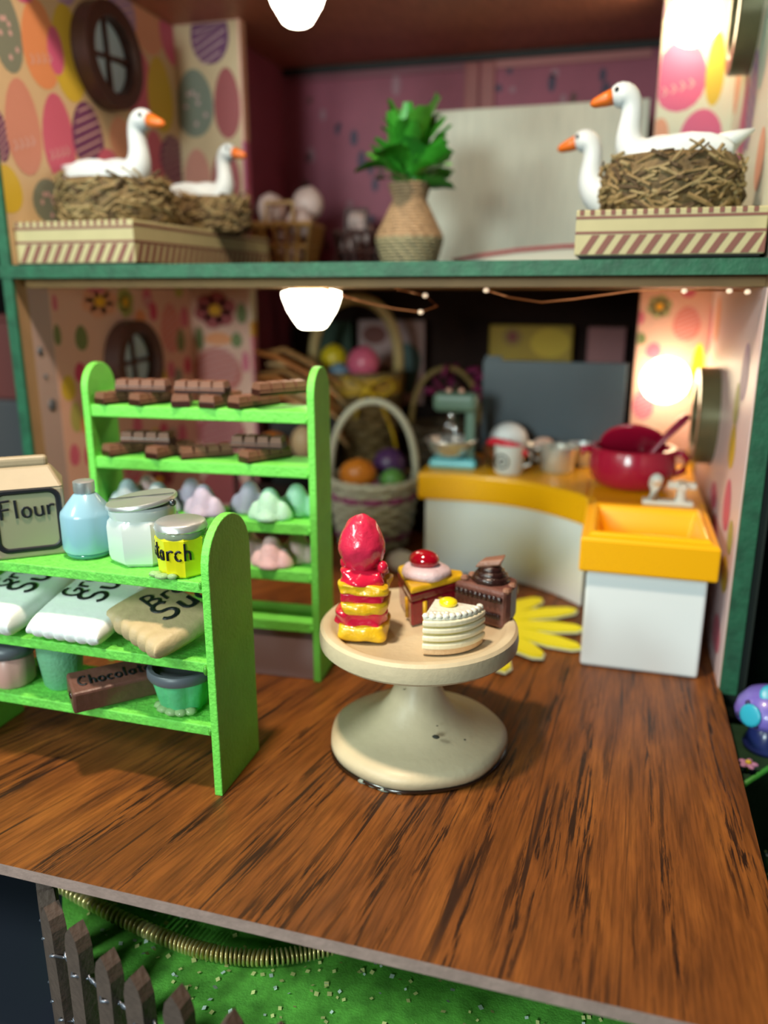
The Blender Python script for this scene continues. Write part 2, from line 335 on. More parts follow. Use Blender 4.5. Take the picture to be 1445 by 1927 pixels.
# the cut paper edge on the end of the left return wall, in the colours of the print
for z0, z1, c in ((0, .7, 'c06070'), (.7, 1.7, 'c47c84'), (1.7, 2.05, 'd9808c'), (2.05, 2.2, 'd8a040'), (2.2, 2.52, 'e6d9c0'), (2.69, 3.3, 'a84a66'), (3.3, 3.9, 'cc6688'), (3.9, 4.95, 'e9b49c')):
    sbox('paper_edge', -3.66, -3.632, YW - .012, YW + .1, z0, z1, M('paper_edge_' + c, c, .5), ww)
for y, z, r in ((5.33, 2.05, .035), (5.40, 1.62, .05), (5.36, 1.85, .02)):   # dabs of dried glue on the bare strip of wood
    MB().ball((XL + .005, y, z), (.02, r, r), 10).build('glue_dab', M('grey_glue', '565960', .3), wl, smooth=True)
sbox('bare_strip', XL, XL + .004, 5.27, 5.5, 0, 2.52, M('pale_strip', 'b09a96', .55), wl)
# back wall of the upper room: leaf print and a middle stile with two rails
m = MB(); rnd = random.Random(3)
for i in range(95):
    x, z = rnd.uniform(-3.85, .1), rnd.uniform(2.75, 4.8)
    if -1.86 < x < -1.48: continue
    rr = rnd.uniform(.03, .055); hh = rr * rnd.choice((1, 1, 1.8, 2.2)); k = rnd.choice((0, 0, 1, 2))
    m.poly([(x + rr * math.cos(2 * PI * j / 9), YB - .003, z + hh * math.sin(2 * PI * j / 9)) for j in range(9)], k)
stuff(m.build('leaf_print', [M('print_ink_blue', '433049', .6), M('print_umber', '5b3430', .6), M('print_mauve_pale', '9a6a76', .6)], wb))
RAIL = M('red_frame_wood', '9a4c48', .5, var=.1, vscale=4)
for x0, x1 in ((-1.83, -1.675), (-1.655, -1.50)): sbox('door_stile', x0, x1, YB - .035, YB, 2.69, 4.88, RAIL, wb, .008)
sbox('door_rail', -1.5, .1, YB - .02, YB, 4.80, 4.885, M('pale_red_frame', 'a8605e', .5), wb, .006)
sbox('door_rail', -3.9, -1.83, YB - .02, YB, 4.81, 4.885, M('mauve_frame', '7c3a48', .5), wb, .006)
# round windows
GLASS = M('blue_window_film', 'b4cbdc', .25, bump=.05, bscale=6)
def window(name, loc, sgn, r, framemat):
    # axis along local z, which points out of the wall into the room
    t = bpy.data.objects.new(name, None); C.objects.link(t); t.location = loc; t.rotation_euler = (0, R(90 * sgn), 0); t['kind'] = 'structure'
    ri = r * .70; d = .15
    f = MB().lathe([(ri, 0), (r, 0), (r, d - .012), (r - .012, d), (ri + .012, d), (ri, d - .012), (ri, 0)], 48, caps=False)
    smooth_by_angle(f.build('frame', framemat, t), 30)
    for q in range(4):
        a0 = q * PI / 2 + .05; a1 = (q + 1) * PI / 2 - .05
        pts = [(.018 * math.cos(q * PI / 2 + PI / 4), .018 * math.sin(q * PI / 2 + PI / 4))] + [((ri + .01) * math.cos(a0 + (a1 - a0) * i / 10), (ri + .01) * math.sin(a0 + (a1 - a0) * i / 10)) for i in range(11)]
        MB().prism(pts, .03, .042).build('pane', GLASS, t)
    for a in (0, PI / 2):
        MB().box(-ri - .01, ri + .01, -.016, .016, .035, .075).build('muntin', framemat, t, rot=(0, 0, a + R(4)))
    return t
BRONZE = M('bronze_window_frame', '6f6a4c', .3, .35, var=.15, vscale=5)
window('window_1', (XL + .007, 6.50, 1.87), 1, .375, BROWNF)
window('window_2', (XL + .007, 6.48, 4.38), 1, .405, BROWNF)
window('window_3', (XR - .007, 6.95, 1.52), -1, .39, BRONZE)
window('window_4', (XR - .007, 7.15, 4.48), -1, .41, BRONZE)
# ground, table and dark room around the house
GREENGL = M('green_glitter_felt', '6fc84c', .55, var=.3, vscale=18, bump=.2, bscale=90, spec=.7)
b = MB().prism([(-2.93, 3.3), (-2.60, 2.86), (-2.46, 2.74), (-2.335, 2.62), (-2.2, 2.52), (-2.04, 2.45), (-1.85, 2.37), (-1.65, 2.29), (-1.45, 2.24), (-1.25, 2.21), (-.6, 2.21), (.55, 2.21), (.55, 9.6), (-4.4, 9.6), (-4.4, 5.0), (-3.1, 3.6)], -1.0, -.75)
structure(b.build('ground', GREENGL))
structure(sbox('ground', .552, 3.5, 2.21, 9.6, -1.0, -.75, M('felt_painted_falloff', '16381a', .6, var=.4, vscale=12, bump=.2, bscale=60)))  # same felt, coloured darker to stand in for light falling off rightwards
structure(sbox('table_surface', -12, 8, -1, 16, -1.12, -1.0, M('navy_cloth', '10182a', .8)))
structure(sbox('wall_far', -14, 12, 15, 15.2, -1, 9, M('far_wall_dark', '10100f', .9)))
# glitter flecks set in the felt
m = MB(); rnd = random.Random(5)
for i in range(2300):
    x = rnd.uniform(-2.9, 1.9); y = rnd.uniform(1.95, 4.6); s_ = rnd.uniform(.008, .016)
    if y < 2.23 or (x < -1.2 and y < 2.36 + (-1.2 - x) * .45): continue
    a = rnd.uniform(0, PI); tl = Vector((rnd.uniform(-.45, .45), rnd.uniform(-.45, .45), 1)).normalized()
    u = tl.cross(Vector((math.cos(a), math.sin(a), 0))).normalized(); v_ = tl.cross(u); c = Vector((x, y, -.742))
    m.poly([c + u * s_, c + v_ * s_, c - u * s_, c - v_ * s_], rnd.choice((0, 0, 1)))
stuff(tag(m.build('glitter', [M('gold_green_glitter', 'eef6a0', .3), M('silver_glitter', 'e8fff4', .3)]), 'fine glitter scattered over the green ground sheet', 'glitter'))

# ================================================================ CAKE STAND AND PASTRIES
CREAM = M('cream_resin', 'cfc0a0', .45, var=.07, vscale=5, bump=.12, bscale=25)
st = thing('cake_stand', 'cream pedestal cake stand carrying four little cakes', 'cake stand', (-.945, 3.95, 0))
PZ = .705
prof = [(0, .625), (.46, .622), (.525, .632), (.543, .65), (.546, .69), (.54, .735), (.525, .75), (.495, .752), (.472, .742), (.455, .715), (.44, PZ), (0, PZ)]
smooth_by_angle(MB().lathe(prof, 64).build('plate', CREAM, st), 35)
def wob(a, r, z): return 1 + (.012 * math.sin(3 * a + 1) + .009 * math.sin(7 * a)) * (1 if r > .3 and z < .12 else 0)
prof = [(0, 0), (.45, 0), (.485, .015), (.50, .05), (.497, .085), (.46, .108), (.38, .13), (.30, .162), (.225, .215), (.165, .29), (.125, .38), (.108, .48), (.108, .56), (.122, .61), (.165, .628)]
smooth_by_angle(MB().lathe(prof, 64, sq=wob).build('pedestal', CREAM, st), 60)
m = MB()
for a, r, z, s_ in ((-1.0, .30, .212, .022), (-.55, .36, .182, .008), (-.9, .25, .245, .006), (-1.9, .14, .40, .006)):
    m.ball((r * math.cos(a), r * math.sin(a), z), (s_, s_ * .6, s_ * .45), 8)
stuff(m.build('chipped_spot', M('chip_dark', '2a2a22', .7), st))
m = MB()
for a, s_ in ((-1.95, .035), (-1.82, .03), (-1.68, .045), (-1.52, .03)):
    m.ball((.485 * math.cos(a), .485 * math.sin(a), .008), (s_, s_ * .6, .014), 10)
GLUE = M('clear_glue', 'd8e4d4', .08, trans=.6)
stuff(m.build('glue_bead', GLUE, st, smooth=True))
MB().lathe([(.44, .002), (.492, .002), (.502, .012), (.49, .022)], 64, caps=False, sq=wob).build('base_ring', M('dark_brown_gloss', '2c1a10', .2, coat=.5), st, True)  # dark brown glossy ring round the foot of the pedestal

REDG = M('red_glaze', 'd21e3e', .16, coat=.6, bump=.3, bscale=14)
YELC = M('yellow_sponge', 'e2b41e', .28, coat=.4, bump=.5, bscale=22, var=.2, vscale=12)
PINKB = M('strawberry_red', 'd42c4e', .25, coat=.4, bump=.6, bscale=11)
def lump(x0, x1, y0, y1, z0, z1, amp=.02, seed=0, nx=7, nz=4, taper=0):
    # a rounded, uneven slab: a subdivided box pushed about by noise
    mb = MB(); bm_v = []; import bmesh
    bm = bmesh.new(); bmesh.ops.create_cube(bm, size=1)
    bmesh.ops.subdivide_edges(bm, edges=bm.edges[:], cuts=nx, use_grid_fill=True)
    for v in bm.verts:
        p = v.co * 2; q = Vector((p.x, p.y, p.z)); l = max(abs(p.x), abs(p.y), abs(p.z))
        n8 = (abs(p.x) ** 8 + abs(p.y) ** 8 + abs(p.z) ** 8) ** (1 / 8); q = p * (l / n8)
        t = 1 - taper * (q.z + 1) / 2
        c = Vector(((x0 + x1) / 2 + q.x * (x1 - x0) / 2 * t, (y0 + y1) / 2 + q.y * (y1 - y0) / 2 * t, (z0 + z1) / 2 + q.z * (z1 - z0) / 2))
        d = noise.noise_vector(c * 14 + Vector((seed * 3.1, seed, 0))); c += Vector((d.x, d.y, d.z * .5)) * amp
        v.co = c
    bm.verts.index_update()
    mb.add([v.co[:] for v in bm.verts], [tuple(v.index for v in f.verts) for f in bm.faces]); bm.free(); return mb
# strawberry layer tower
t = thing('strawberry_cake', 'tall red and yellow layer cake topped by a whole strawberry', 'cake', (-1.215, 3.795, PZ + .002), R(8))
lump(-.125, .135, -.13, .13, .006, .105, .02, 1).build('sponge_layer', YELC, t, sub=1)
lump(-.135, .125, -.12, .12, .085, .175, .034, 2).build('jam_layer', REDG, t, sub=1)
lump(-.11, .14, -.135, .125, .158, .228, .034, 3).build('sponge_layer', YELC, t, sub=1)
lump(-.115, .12, -.115, .12, .215, .28, .018, 4).build('jam_layer', REDG, t, sub=1)
lump(-.125, .135, -.13, .12, .27, .328, .034, 5).build('sponge_layer', YELC, t, sub=1)
lump(-.12, .125, -.12, .115, .31, .40, .034, 6, taper=.18).build('jam_layer', REDG, t, sub=1)
m = MB()
for a, z in ((2.6, .40), (-.2, .41)): MB().ball((.115 * math.cos(a), .11 * math.sin(a) - .03, z), (.03, .03, .035), 10).build('glaze_drop', REDG, t, smooth=True)
def dimple(d):
    q = 1 + .05 * noise.noise(d * 3)
    for k in range(46):
        z = -.75 + 1.6 * k / 46; an = k * 2.39996; e = Vector((math.cos(an) * math.sqrt(max(0, 1 - z * z)), math.sin(an) * math.sqrt(max(0, 1 - z * z)), z))
        dd = (d - e).length
        if dd < .19: q -= .075 * (1 - dd / .19) ** 2
    if d.z > 0: q *= 1 - .30 * d.z * (1 - abs(d.z))
    return q
MB().ball((-.005, 0, .515), (.125, .122, .16), 48, fn=dimple).build('strawberry', PINKB, t, smooth=True, rot=None)
# cherry tart wedge with its point to the front
t = thing('cherry_tart', 'triangular red and yellow tart with white icing and a red cherry', 'cake', (-.965, 4.16, PZ + .002), R(-6))
tri = lambda s_: [(0, -.22 * s_), (.20 * s_, .10 * s_), (.17 * s_, .17 * s_), (-.17 * s_, .17 * s_), (-.20 * s_, .10 * s_)]
CRIM = M('crimson_jelly', '8e1a26', .22, coat=.5, bump=.5, bscale=16, var=.3, vscale=14)
for nm, z0, z1, s0, s1, mt in (('crust', .003, .15, .93, 1.0, CRIM), ('jelly_layer', .15, .20, 1.0, 1.04, M('deep_red_jam', '6e0f1c', .2, coat=.6, bump=.4, bscale=20)), ('custard_top', .20, .235, 1.03, 1.0, YELC)):
    MB().prism(tri(s0), z0, z1, top=tri(s1)).build(nm, mt, t, bevel=.012)
m = MB()
for x, s_ in ((.05, 1), (-.06, 1), (.11, 1)):
    m.tube([(x, -.205 + 1.55 * abs(x), .02), (x, -.215 + 1.55 * abs(x), .14)], .014, 6)
stuff(m.build('custard_streak', YELC, t, smooth=True))
MB().lathe([(.02, .232), (.13, .236), (.142, .256), (.125, .282), (.07, .296), (0, .30)], 28, c=(0, .02), sq=lambda a, r, z: 1 + .05 * math.sin(5 * a)).build('icing', M('white_icing', 'd9c4cc', .4, bump=.4, bscale=30), t, smooth=True)
MB().ball((-.01, .02, .325), (.088, .075, .055), 22).build('cherry', M('cherry_red', 'a3071f', .08, coat=1), t, smooth=True)
# chocolate slice
CHOC = M('chocolate_sponge', '6c4238', .5, bump=.4, bscale=25, var=.2, vscale=10)
DCHO = M('dark_chocolate', '2b1512', .25, coat=.4, bump=.5, bscale=30)
t = thing('chocolate_cake', 'brown chocolate cake slice with dark filling and a chocolate curl', 'cake', (-.62, 4.19, PZ + .002), R(-6))
wedge = [(-.175, -.035), (.135, -.125), (.165, -.08), (.155, .12), (.06, .17)]
MB().prism(wedge, .004, .225).build('sponge', CHOC, t, bevel=.02)
for z0, z1, x0, x1 in ((.15, .195, -.12, .15), (.055, .095, .02, .15)):
    d = Vector((.335, -.095, 0)).normalized()
    n_ = Vector((-.095, -.335, 0)).normalized(); base = Vector((-.0325, -.0775, 0))
    mb = MB(); vs = []
    for k in range(10):
        p = base + d * (x0 + (x1 - x0) * k / 9) + n_ * .006
        mb.ball((p.x, p.y, (z0 + z1) / 2), ((x1 - x0) / 15, .014, (z1 - z0) / 2), 8)
    stuff(mb.build('filling', DCHO, t, smooth=True))
mb = MB()
for k in range(3): mb.tube([(.02 + (.085 - k * .02) * math.cos(a / 9 * 2 * PI), .03 + (.08 - k * .02) * math.sin(a / 9 * 2 * PI), .238 + k * .026 + .006 * math.sin(a * 2)) for a in range(9)], .026, 8, closed=True)
mb.build('cream_swirl', DCHO, t, smooth=True)
MB().prism([(-.09, -.02), (.06, -.05), (.075, .045), (-.05, .06)], 0, .035, top=[(-.05, -.02), (.09, -.04), (.10, .05), (-.02, .05)]).build('chocolate_curl', M('milk_chocolate', '8a6250', .4, bump=.4, bscale=30), t, bevel=.012, loc=(.01, .03, .315), rot=(0, R(-12), .2))
m = MB()
for x, y, z in ((.15, .0, .22), (.14, -.09, .22), (-.12, -.01, .235), (-.09, .04, .24)): m.ball((x, y, z), (.025, .025, .02), 8)
stuff(m.build('nut_crumb', M('nut_brown', '8f6450', .5), t))
# lemon quarter cake: corner to the front left, curved side to the right
t = thing('lemon_cake', 'white layered quarter cake with a yellow lemon drop', 'cake', (-.845, 3.905, PZ + .002), R(0))
m = MB(); q0, q1, rad = R(-91), R(-8), .285
def fan(r): return [(0, 0)] + [(r * math.cos(q0 + (q1 - q0) * i / 14) * 1.0, r * math.sin(q0 + (q1 - q0) * i / 14)) for i in range(15)]
LEM = M('cream_white_layer', 'ece2c4', .35, bump=.15, bscale=20); LEM2 = M('pale_lemon_filling', 'd2bf70', .4); SPG = M('pale_pink_sponge', 'd8b48c', .5, bump=.3, bscale=40)
zz = .004
for nm, h, r_, mt in (('sponge_base', .035, .272, SPG), ('cream_layer', .032, .285, LEM), ('filling', .012, .268, LEM2), ('cream_layer', .03, .285, LEM), ('filling', .012, .268, LEM2), ('cream_layer', .028, .283, LEM), ('filling', .01, .268, LEM2), ('cream_layer', .03, .282, LEM)):
    MB().prism(fan(r_), zz, zz + h).build(nm, mt, t, bevel=.009, seg=3); zz += h
ICE = M('white_cream', 'e4e4d8', .3, coat=.3, bump=.4, bscale=40)
MB().prism(fan(.27), zz, zz + .014).build('cream_top', ICE, t, bevel=.006)
m = MB()
for i in range(11):
    a = q0 + (q1 - q0) * (i + .4) / 11; m.ball((.255 * math.cos(a), .255 * math.sin(a), zz + .018), (.021, .021, .017), 8)
for i in range(5): m.ball((.215 * math.cos(q0 + .15 + i * .09), .215 * math.sin(q0 + .15 + i * .09), zz + .016), (.018, .018, .012), 8)
stuff(m.build('piped_dots', ICE, t, smooth=True))
MB().ball((.085, -.07, zz + .03), (.05, .045, .026), 18).build('lemon_drop', M('lemon_yellow', 'efd614', .2, coat=.5), t, smooth=True)

# ================================================================ GREEN SHELVES
def panel(depth, h, th):
    r = depth / 2; pts = [(0, 0), (depth, 0), (depth, h - r)] + [(r + r * math.cos(a * PI / 18), h - r + r * math.sin(a * PI / 18)) for a in range(1, 18)] + [(0, h - r)]
    mb = MB(); n = len(pts)
    mb.add([(-th / 2, y, z) for y, z in pts] + [(th / 2, y, z) for y, z in pts], [tuple(range(n))[::-1], tuple(range(n, 2 * n))] + [(i, (i + 1) % n, n + (i + 1) % n, n + i) for i in range(n)]); return mb
fs = thing('shelf_unit', 'low lime green shelf unit holding flour, jars and sugar bags', 'shelf', (-2.60, 3.18, 0))
panel(.45, 1.445, .044).build('side_panel', LIME, fs, bevel=.006, loc=(.795, 0, 0), rot=(0, 0, R(0)))
panel(.45, 1.445, .044).build('side_panel', LIME, fs, bevel=.006, loc=(-.785, 0, 0))
FZ = (1.155, .735, .385)
for z, ti in zip(FZ, (0, 0, 0)):
    MB().box(-.763, .773, .015, .44, z - .055, z).build('shelf_board', LIMEDIRTY, fs, bevel=.006, rot=(0, ti, 0))
m = MB()
for x, y, z, s_ in ((.765, .01, .70, .03), (.76, .02, 1.14, .022), (.768, .01, .36, .024)): m.ball((x, y, z), (s_ * .5, s_ * .6, s_), 10)
stuff(m.build('glue_bead', M('green_glue', '4f9a34', .2), fs, smooth=True))
bs = thing('shelf_unit', 'tall lime green shelf unit with chocolate bars and sugar sweets', 'shelf', (-2.50, 4.43, 0), R(3.5))
for x in (.745, -.765): panel(.33, 2.055, .048).build('side_panel', LIME, bs, bevel=.006, loc=(x, 0, 0))
BZ = (1.795, 1.455, 1.085, .765, .415)
for z in BZ: MB().box(-.741, .721, .012, .318, z - .075, z).build('shelf_board', LIME, bs, bevel=.007)
sbox('kick_board', -.741, .721, .03, .055, .005, .335, M('mauve_grey_board', '8a767a', .6), bs)
m = MB()
for z in BZ: m.ball((.718, .012, z - .05), (.016, .018, .028), 8)
stuff(m.build('glue_bead', M('lime_glue', '66cc48', .25), bs, smooth=True))
def on_back(x, y, z=0):   # a point of the tall shelf, in the room
    return Vector((-2.50, 4.43, 0)) + Matrix.Rotation(R(3.5), 3, 'Z') @ Vector((x, y, z))

# chocolate bars
BAR = M('bar_milk_chocolate', '7e5644', .55, bump=.2, bscale=40, spec=.3); BARD = M('bar_dark_side', '3a1e18', .3)
def choc_proto():
    t = thing('chocolate_bar', '', 'chocolate', (0, 0, 0), 0, 'chocolate bars on the tall green shelf')
    MB().box(-.17, .17, -.058, .058, .002, .04).build('bar_base', BARD, t, bevel=.004)
    ch = MB().prism([(-.041, -.06), (.041, -.06), (.041, .06), (-.041, .06)], .022, .078, top=[(-.032, -.048), (.032, -.048), (.032, .048), (-.032, .048)]).mesh('chunk', BAR)
    for i in range(4): put('chunk', ch, t, (-.1275 + .085 * i, 0, 0))
    return t
cp = choc_proto(); first = [True]
def bar(x, y, sh, lift, rz, label, tilt=0):
    p = on_back(x, y, BZ[sh] + .001 + lift); rot = (tilt, 0, R(rz + 3.5))
    if first[0]: first[0] = False; cp.location = p; cp.rotation_euler = rot; cp['label'] = label; return
    dup(cp, p, 0, label, rot)
for i, a in enumerate([
 (-.60, .165, 0, 0, 62, 'leftmost chocolate bar lying on the top green shelf'), (-.36, .165, 0, 0, 66, 'second chocolate bar from the left on the top shelf'),
 (-.17, .165, 0, 0, 112, 'thin ended chocolate bar in the middle of the top shelf'), (.10, .165, 0, 0, 80, 'chocolate bar end right of middle on the top shelf'),
 (.32, .165, 0, 0, 62, 'chocolate bar end near the right panel on the top shelf'),
 (-.42, .13, 0, .08, 6, 'chocolate bar lying across two bars at left of top shelf'), (-.01, .13, 0, .08, 2, 'long chocolate bar laid across others mid top shelf'),
 (.50, .15, 0, .085, 48, 'tilted chocolate bar by the right panel of the top shelf'),
 (-.58, .165, 1, 0, 58, 'leftmost chocolate bar on the second green shelf'), (-.28, .165, 1, 0, 70, 'chocolate bar end left of middle on the second shelf'),
 (-.03, .165, 1, 0, 36, 'slanting chocolate bar in the middle of the second shelf'), (.38, .165, 1, 0, 56, 'dark sided chocolate bar at right of the second shelf'),
 (-.42, .14, 1, .08, 4, 'chocolate bar lying across others at left of second shelf'), (.35, .14, 1, .08, 3, 'pale topped chocolate bar across others right on second shelf')]):
    bar(*a)
# sugar sweets: three rounded lobes
def sweet(mat):
    mb = MB()
    for cx, cy, r_, h in ((0, 0, .105, .205), (-.085, -.01, .075, .115), (.085, 0, .078, .125), (0, -.04, .09, .09)):
        mb.lathe([(r_, 0), (r_ * 1.06, .015), (r_ * .98, h * .35), (r_ * .72, h * .68), (r_ * .5, h * .88), (r_ * .28, h * .97), (0, h)], 16, c=(cx, cy), sq=lambda a, r, z: 1 - .12 * abs(math.sin(a)))
    return mb
def sm(n, c): return M(n, c, .35, sss=.5, bump=.35, bscale=70, spec=.4)
MINT, LAV, GREYB, PNK = sm('mint_sugar', 'c0ecd6'), sm('lavender_sugar', 'cdc0da'), sm('grey_blue_sugar', 'b6c6d0'), sm('pink_sugar', 'e8c0c6')
sw = {}
for x, y, sh, mt, rz, lb in [(-.63, .12, 2, GREYB, 0, 'grey blue sugar sweet at the far left of the third shelf'), (-.38, .09, 2, GREYB, 5, 'grey blue sugar sweet beside the lavender one, third shelf'),
   (-.03, .09, 2, LAV, -6, 'lavender sugar sweet in front row of the third shelf'), (.46, .09, 2, MINT, 3, 'mint sugar sweet in front row of the third shelf'),
   (-.20, .24, 2, LAV, 0, 'lavender sugar sweet behind, left of middle, third shelf'), (.25, .24, 2, LAV, 0, 'lavender sugar sweet behind the mint one, third shelf'), (.60, .24, 2, MINT, 8, 'mint sugar sweet behind by the right panel, third shelf'),
   (-.55, .25, 2, PNK, 0, 'dusky pink sugar sweet behind at left of third shelf'), (.46, .09, 3, PNK, 0, 'pink sugar sweet in front on the fourth shelf'), (.22, .22, 3, PNK, 10, 'pink sugar sweet behind at left on the fourth shelf'), (.60, .23, 3, PNK, 0, 'pink sugar sweet behind by the right panel, fourth shelf')]:
    me = sw.get(mt.name) or sw.setdefault(mt.name, sweet(mt).mesh('sugar_sweet', mt, True))
    o = put('sugar_sweet', me, None, on_back(x * .93, y, BZ[sh] + .001), (0, 0, R(rz))); o.scale = (.92, .92, 1.0)
    d = o.modifiers.new('melt', 'REMESH'); d.mode = 'VOXEL'; d.voxel_size = .011; d.use_smooth_shade = True
    d = o.modifiers.new('soft', 'SMOOTH'); d.iterations = 4
    tag(o, lb, 'sweet', 'sugar sweets on the tall green shelf')

# ---------------------------------------------------------------- goods on the low shelf
Z1 = FZ[0] + .001
# flour carton
t = thing('flour_carton', 'cream flour carton with a black outlined label and ridge top', 'carton', (-2.95, 3.40, Z1), R(38))
FL = M('cream_carton', 'a3947a', .5, var=.06, bump=.1)
hw, hd, h1, h2 = .18, .135, .37, .465
m = MB(); m.box(-hw, hw, -hd, hd, 0, h1)
m.add([(-hw, -hd, h1), (hw, -hd, h1), (hw, hd, h1), (-hw, hd, h1), (-hw * .98, -.03, h2), (hw * .7, -.03, h2), (hw * .7, .03, h2), (-hw * .98, .03, h2)], [(0, 1, 5, 4), (1, 2, 6, 5), (2, 3, 7, 6), (3, 0, 4, 7), (4, 5, 6, 7)])
m.build('body', FL, t, bevel=.014)
MB().box(-hw * .98, hw * .66, -.028, .028, h2 - .01, h2 + .05).build('ridge', FL, t, bevel=.02, seg=3)
m = MB(); lw, lh, lz = .152, .155, .20; rr = .05
pts = []
for cx, cz, a0 in ((lw - rr, lz + lh - rr, 0), (-lw + rr, lz + lh - rr, 90), (-lw + rr, lz - lh + rr, 180), (lw - rr, lz - lh + rr, 270)):
    pts += [(cx + rr * math.cos(R(a0 + i * 15)), -hd - .004, cz + rr * math.sin(R(a0 + i * 15))) for i in range(7)]
m.tube(pts, .014, 6, closed=True, flat=.35, up=(0, -1, 0))
m.build('label_outline', INK, t)
MB().poly([(p[0], -hd - .0015, p[2]) for p in pts]).build('label', M('greenish_label', '8e8e72', .5), t)
stuff(write(MB(), 'Flour', .096, (-.132, -hd - .005, lz + .015), (1, 0, .04), (0, 0, 1), .14).build('lettering', INK, t))
# blue bottle
t = thing('milk_bottle', 'pale blue bottle with a silver cap on the low shelf', 'bottle', (-2.615, 3.43, Z1))
def octo(a, r, z): return 1 + .03 * abs(math.cos(4 * a))
MB().lathe([(.0, 0), (.105, 0), (.118, .012), (.118, .03)], 32).build('glass_base', M('teal_glass', '4f8f84', .1, coat=.5), t, smooth=True)
smooth_by_angle(MB().lathe([(.122, .031), (.13, .05), (.13, .22), (.126, .24), (.06, .325), (.048, .335), (.048, .345)], 32, sq=octo).build('body', M('pale_blue_paint', '92bcd0', .25, coat=.3), t), 30)
smooth_by_angle(MB().lathe([(.05, .335), (.054, .345), (.054, .395), (.045, .40), (0, .40)], 28).build('cap', SILVER, t), 40)
# white jar with a hinged silver lid
t = thing('sugar_jar', 'large white eight sided jar with a tilted round silver lid', 'jar', (-2.29, 3.45, Z1), R(20)); t.scale = (.89, .89, .96)
def oct8(a, r, z): return math.cos(PI / 8) / math.cos(((a + PI / 8) % (PI / 4)) - PI / 8) if z < .245 else 1
WJ = M('white_jar_paint', 'd3dad8', .2, coat=.4)
smooth_by_angle(MB().lathe([(0, .002), (.175, .002), (.195, .02), (.205, .05), (.208, .20), (.20, .235), (.185, .25), (.19, .262), (.192, .30), (.18, .312), (0, .312)], 64, sq=oct8).build('body', WJ, t), 25)
l = MB().lathe([(.0, 0), (.196, 0), (.203, .006), (.203, .018), (.197, .026), (0, .034)], 40).build('lid', SILVER, t, loc=(0, 0, .312), rot=(R(0), R(-7), 0)); smooth_by_angle(l, 40)
MB().box(-.20, .20, -.004, .004, .033, .037).build('lid_seam', M('dark_seam', '4a4a48', .5), l, rot=(0, 0, R(-12)))
MB().ball((.19, -.09, .33), (.022, .022, .02), 10).build('clasp', M('dark_clasp', '505458', .3, .8), t, smooth=True)
# yellow starch jar
t = thing('starch_jar', 'yellow starch jar with black writing and a crimped silver cap', 'jar', (-1.995, 3.315, Z1), R(12)); t.scale = (.87, .87, .96)
smooth_by_angle(MB().lathe([(0, .002), (.125, .002), (.135, .012), (.148, .20), (.14, .215)], 64, sq=oct8).build('body', M('yellow_jar_paint', 'e8dc1c', .2, coat=.5), t), 20)
MB().lathe([(.135, .2), (.142, .215), (.142, .24), (.13, .245), (0, .245)], 40).build('glass_neck', M('clear_neck', 'b9c4a8', .1, trans=.4), t, smooth=True)
l = MB().lathe([(.0, .238), (.142, .238), (.147, .244), (.14, .272), (.13, .279), (0, .281)], 48, sq=lambda a, r, z: 1 + (.02 * math.cos(22 * a) if z < .27 else 0)).build('crimped_cap', SILVER, t); smooth_by_angle(l, 50)
m = MB(); x = -1.95; wd = 'Starch'; hgt = .09
for ch in wd:   # the word runs round the jar
    gw, stk = GL[ch]
    for s_ in stk:
        pts = []
        for p in s_:
            a = -PI / 2 + (x + (p[0]) * hgt * 7.6) * .95 + .25; rr = .147 * (math.cos(PI / 8) / math.cos(((a + PI / 8) % (PI / 4)) - PI / 8)) + .001
            pts.append((rr * math.cos(a), rr * math.sin(a), .10 + p[1] * hgt))
        m.tube(pts, .006, 6)
    x += (gw + .1) * hgt * 7.6
stuff(m.build('lettering', INK, t))
m = MB()
for x, y, s_ in ((-.13, -.10, .04), (-.08, -.135, .045), (-.02, -.14, .03)): m.ball((x, y, .017), (s_, s_ * .7, .016), 10)
stuff(m.build('glue_bead', M('green_clear_glue', 'b4dc9a', .08, trans=.4), t, smooth=True))
# sugar bags
def bag(name, label, loc, rot, mat, w_, l_, th, words_, lh):
    t = thing(name, label, 'bag', loc, 0, 'sugar bags on the low green shelf', rot=rot)
    mb = MB(); nx, ny = 26, 20; vs = []; fs_ = []
    for sgn in (1, -1):
        for j in range(ny + 1):
            for i in range(nx + 1):
                u = -1 + 2 * i / nx; v = -1 + 2 * j / ny
                e = (1 - abs(u) ** 5) * (1 - abs(v) ** 6); e = max(e, 0) ** .35
                cr = .010 * math.sin(u * 21) * max(0, (-v - .55) / .45) if 1 else 0
                z = sgn * (th * (.33 + .67 * e)) + cr * (1 if sgn > 0 else .6)
                vs.append((u * w_ * (1 - .05 * v * v) , v * l_ + .012 * math.cos(u * 21) * max(0, (-v - .75) / .25), z + th))
    n = (nx + 1) * (ny + 1)
    for k in (0, 1):
        for j in range(ny):
            for i in range(nx):
                a = k * n + j * (nx + 1) + i; q = (a, a + 1, a + nx + 2, a + nx + 1); fs_.append(q if k == 0 else q[::-1])
    rim = [i for i in range(nx + 1)] + [j * (nx + 1) + nx for j in range(1, ny + 1)] + [ny * (nx + 1) + i for i in range(nx - 1, -1, -1)] + [j * (nx + 1) for j in range(ny - 1, 0, -1)]
    for a, b_ in zip(rim, rim[1:] + rim[:1]): fs_.append((a, n + a, n + b_, b_))
    mb.add(vs, fs_); mb.build('sack', mat, t, sub=1)
    mb = MB()
    for wd_, x, y in words_: write(mb, wd_, lh if wd_ != 'Sugar' else lh * 1.4, (x, y, th * 2.0 + .002), (0, 1, 0), (-1, 0, 0), .15)
    stuff(mb.build('lettering', INK, t)); return t
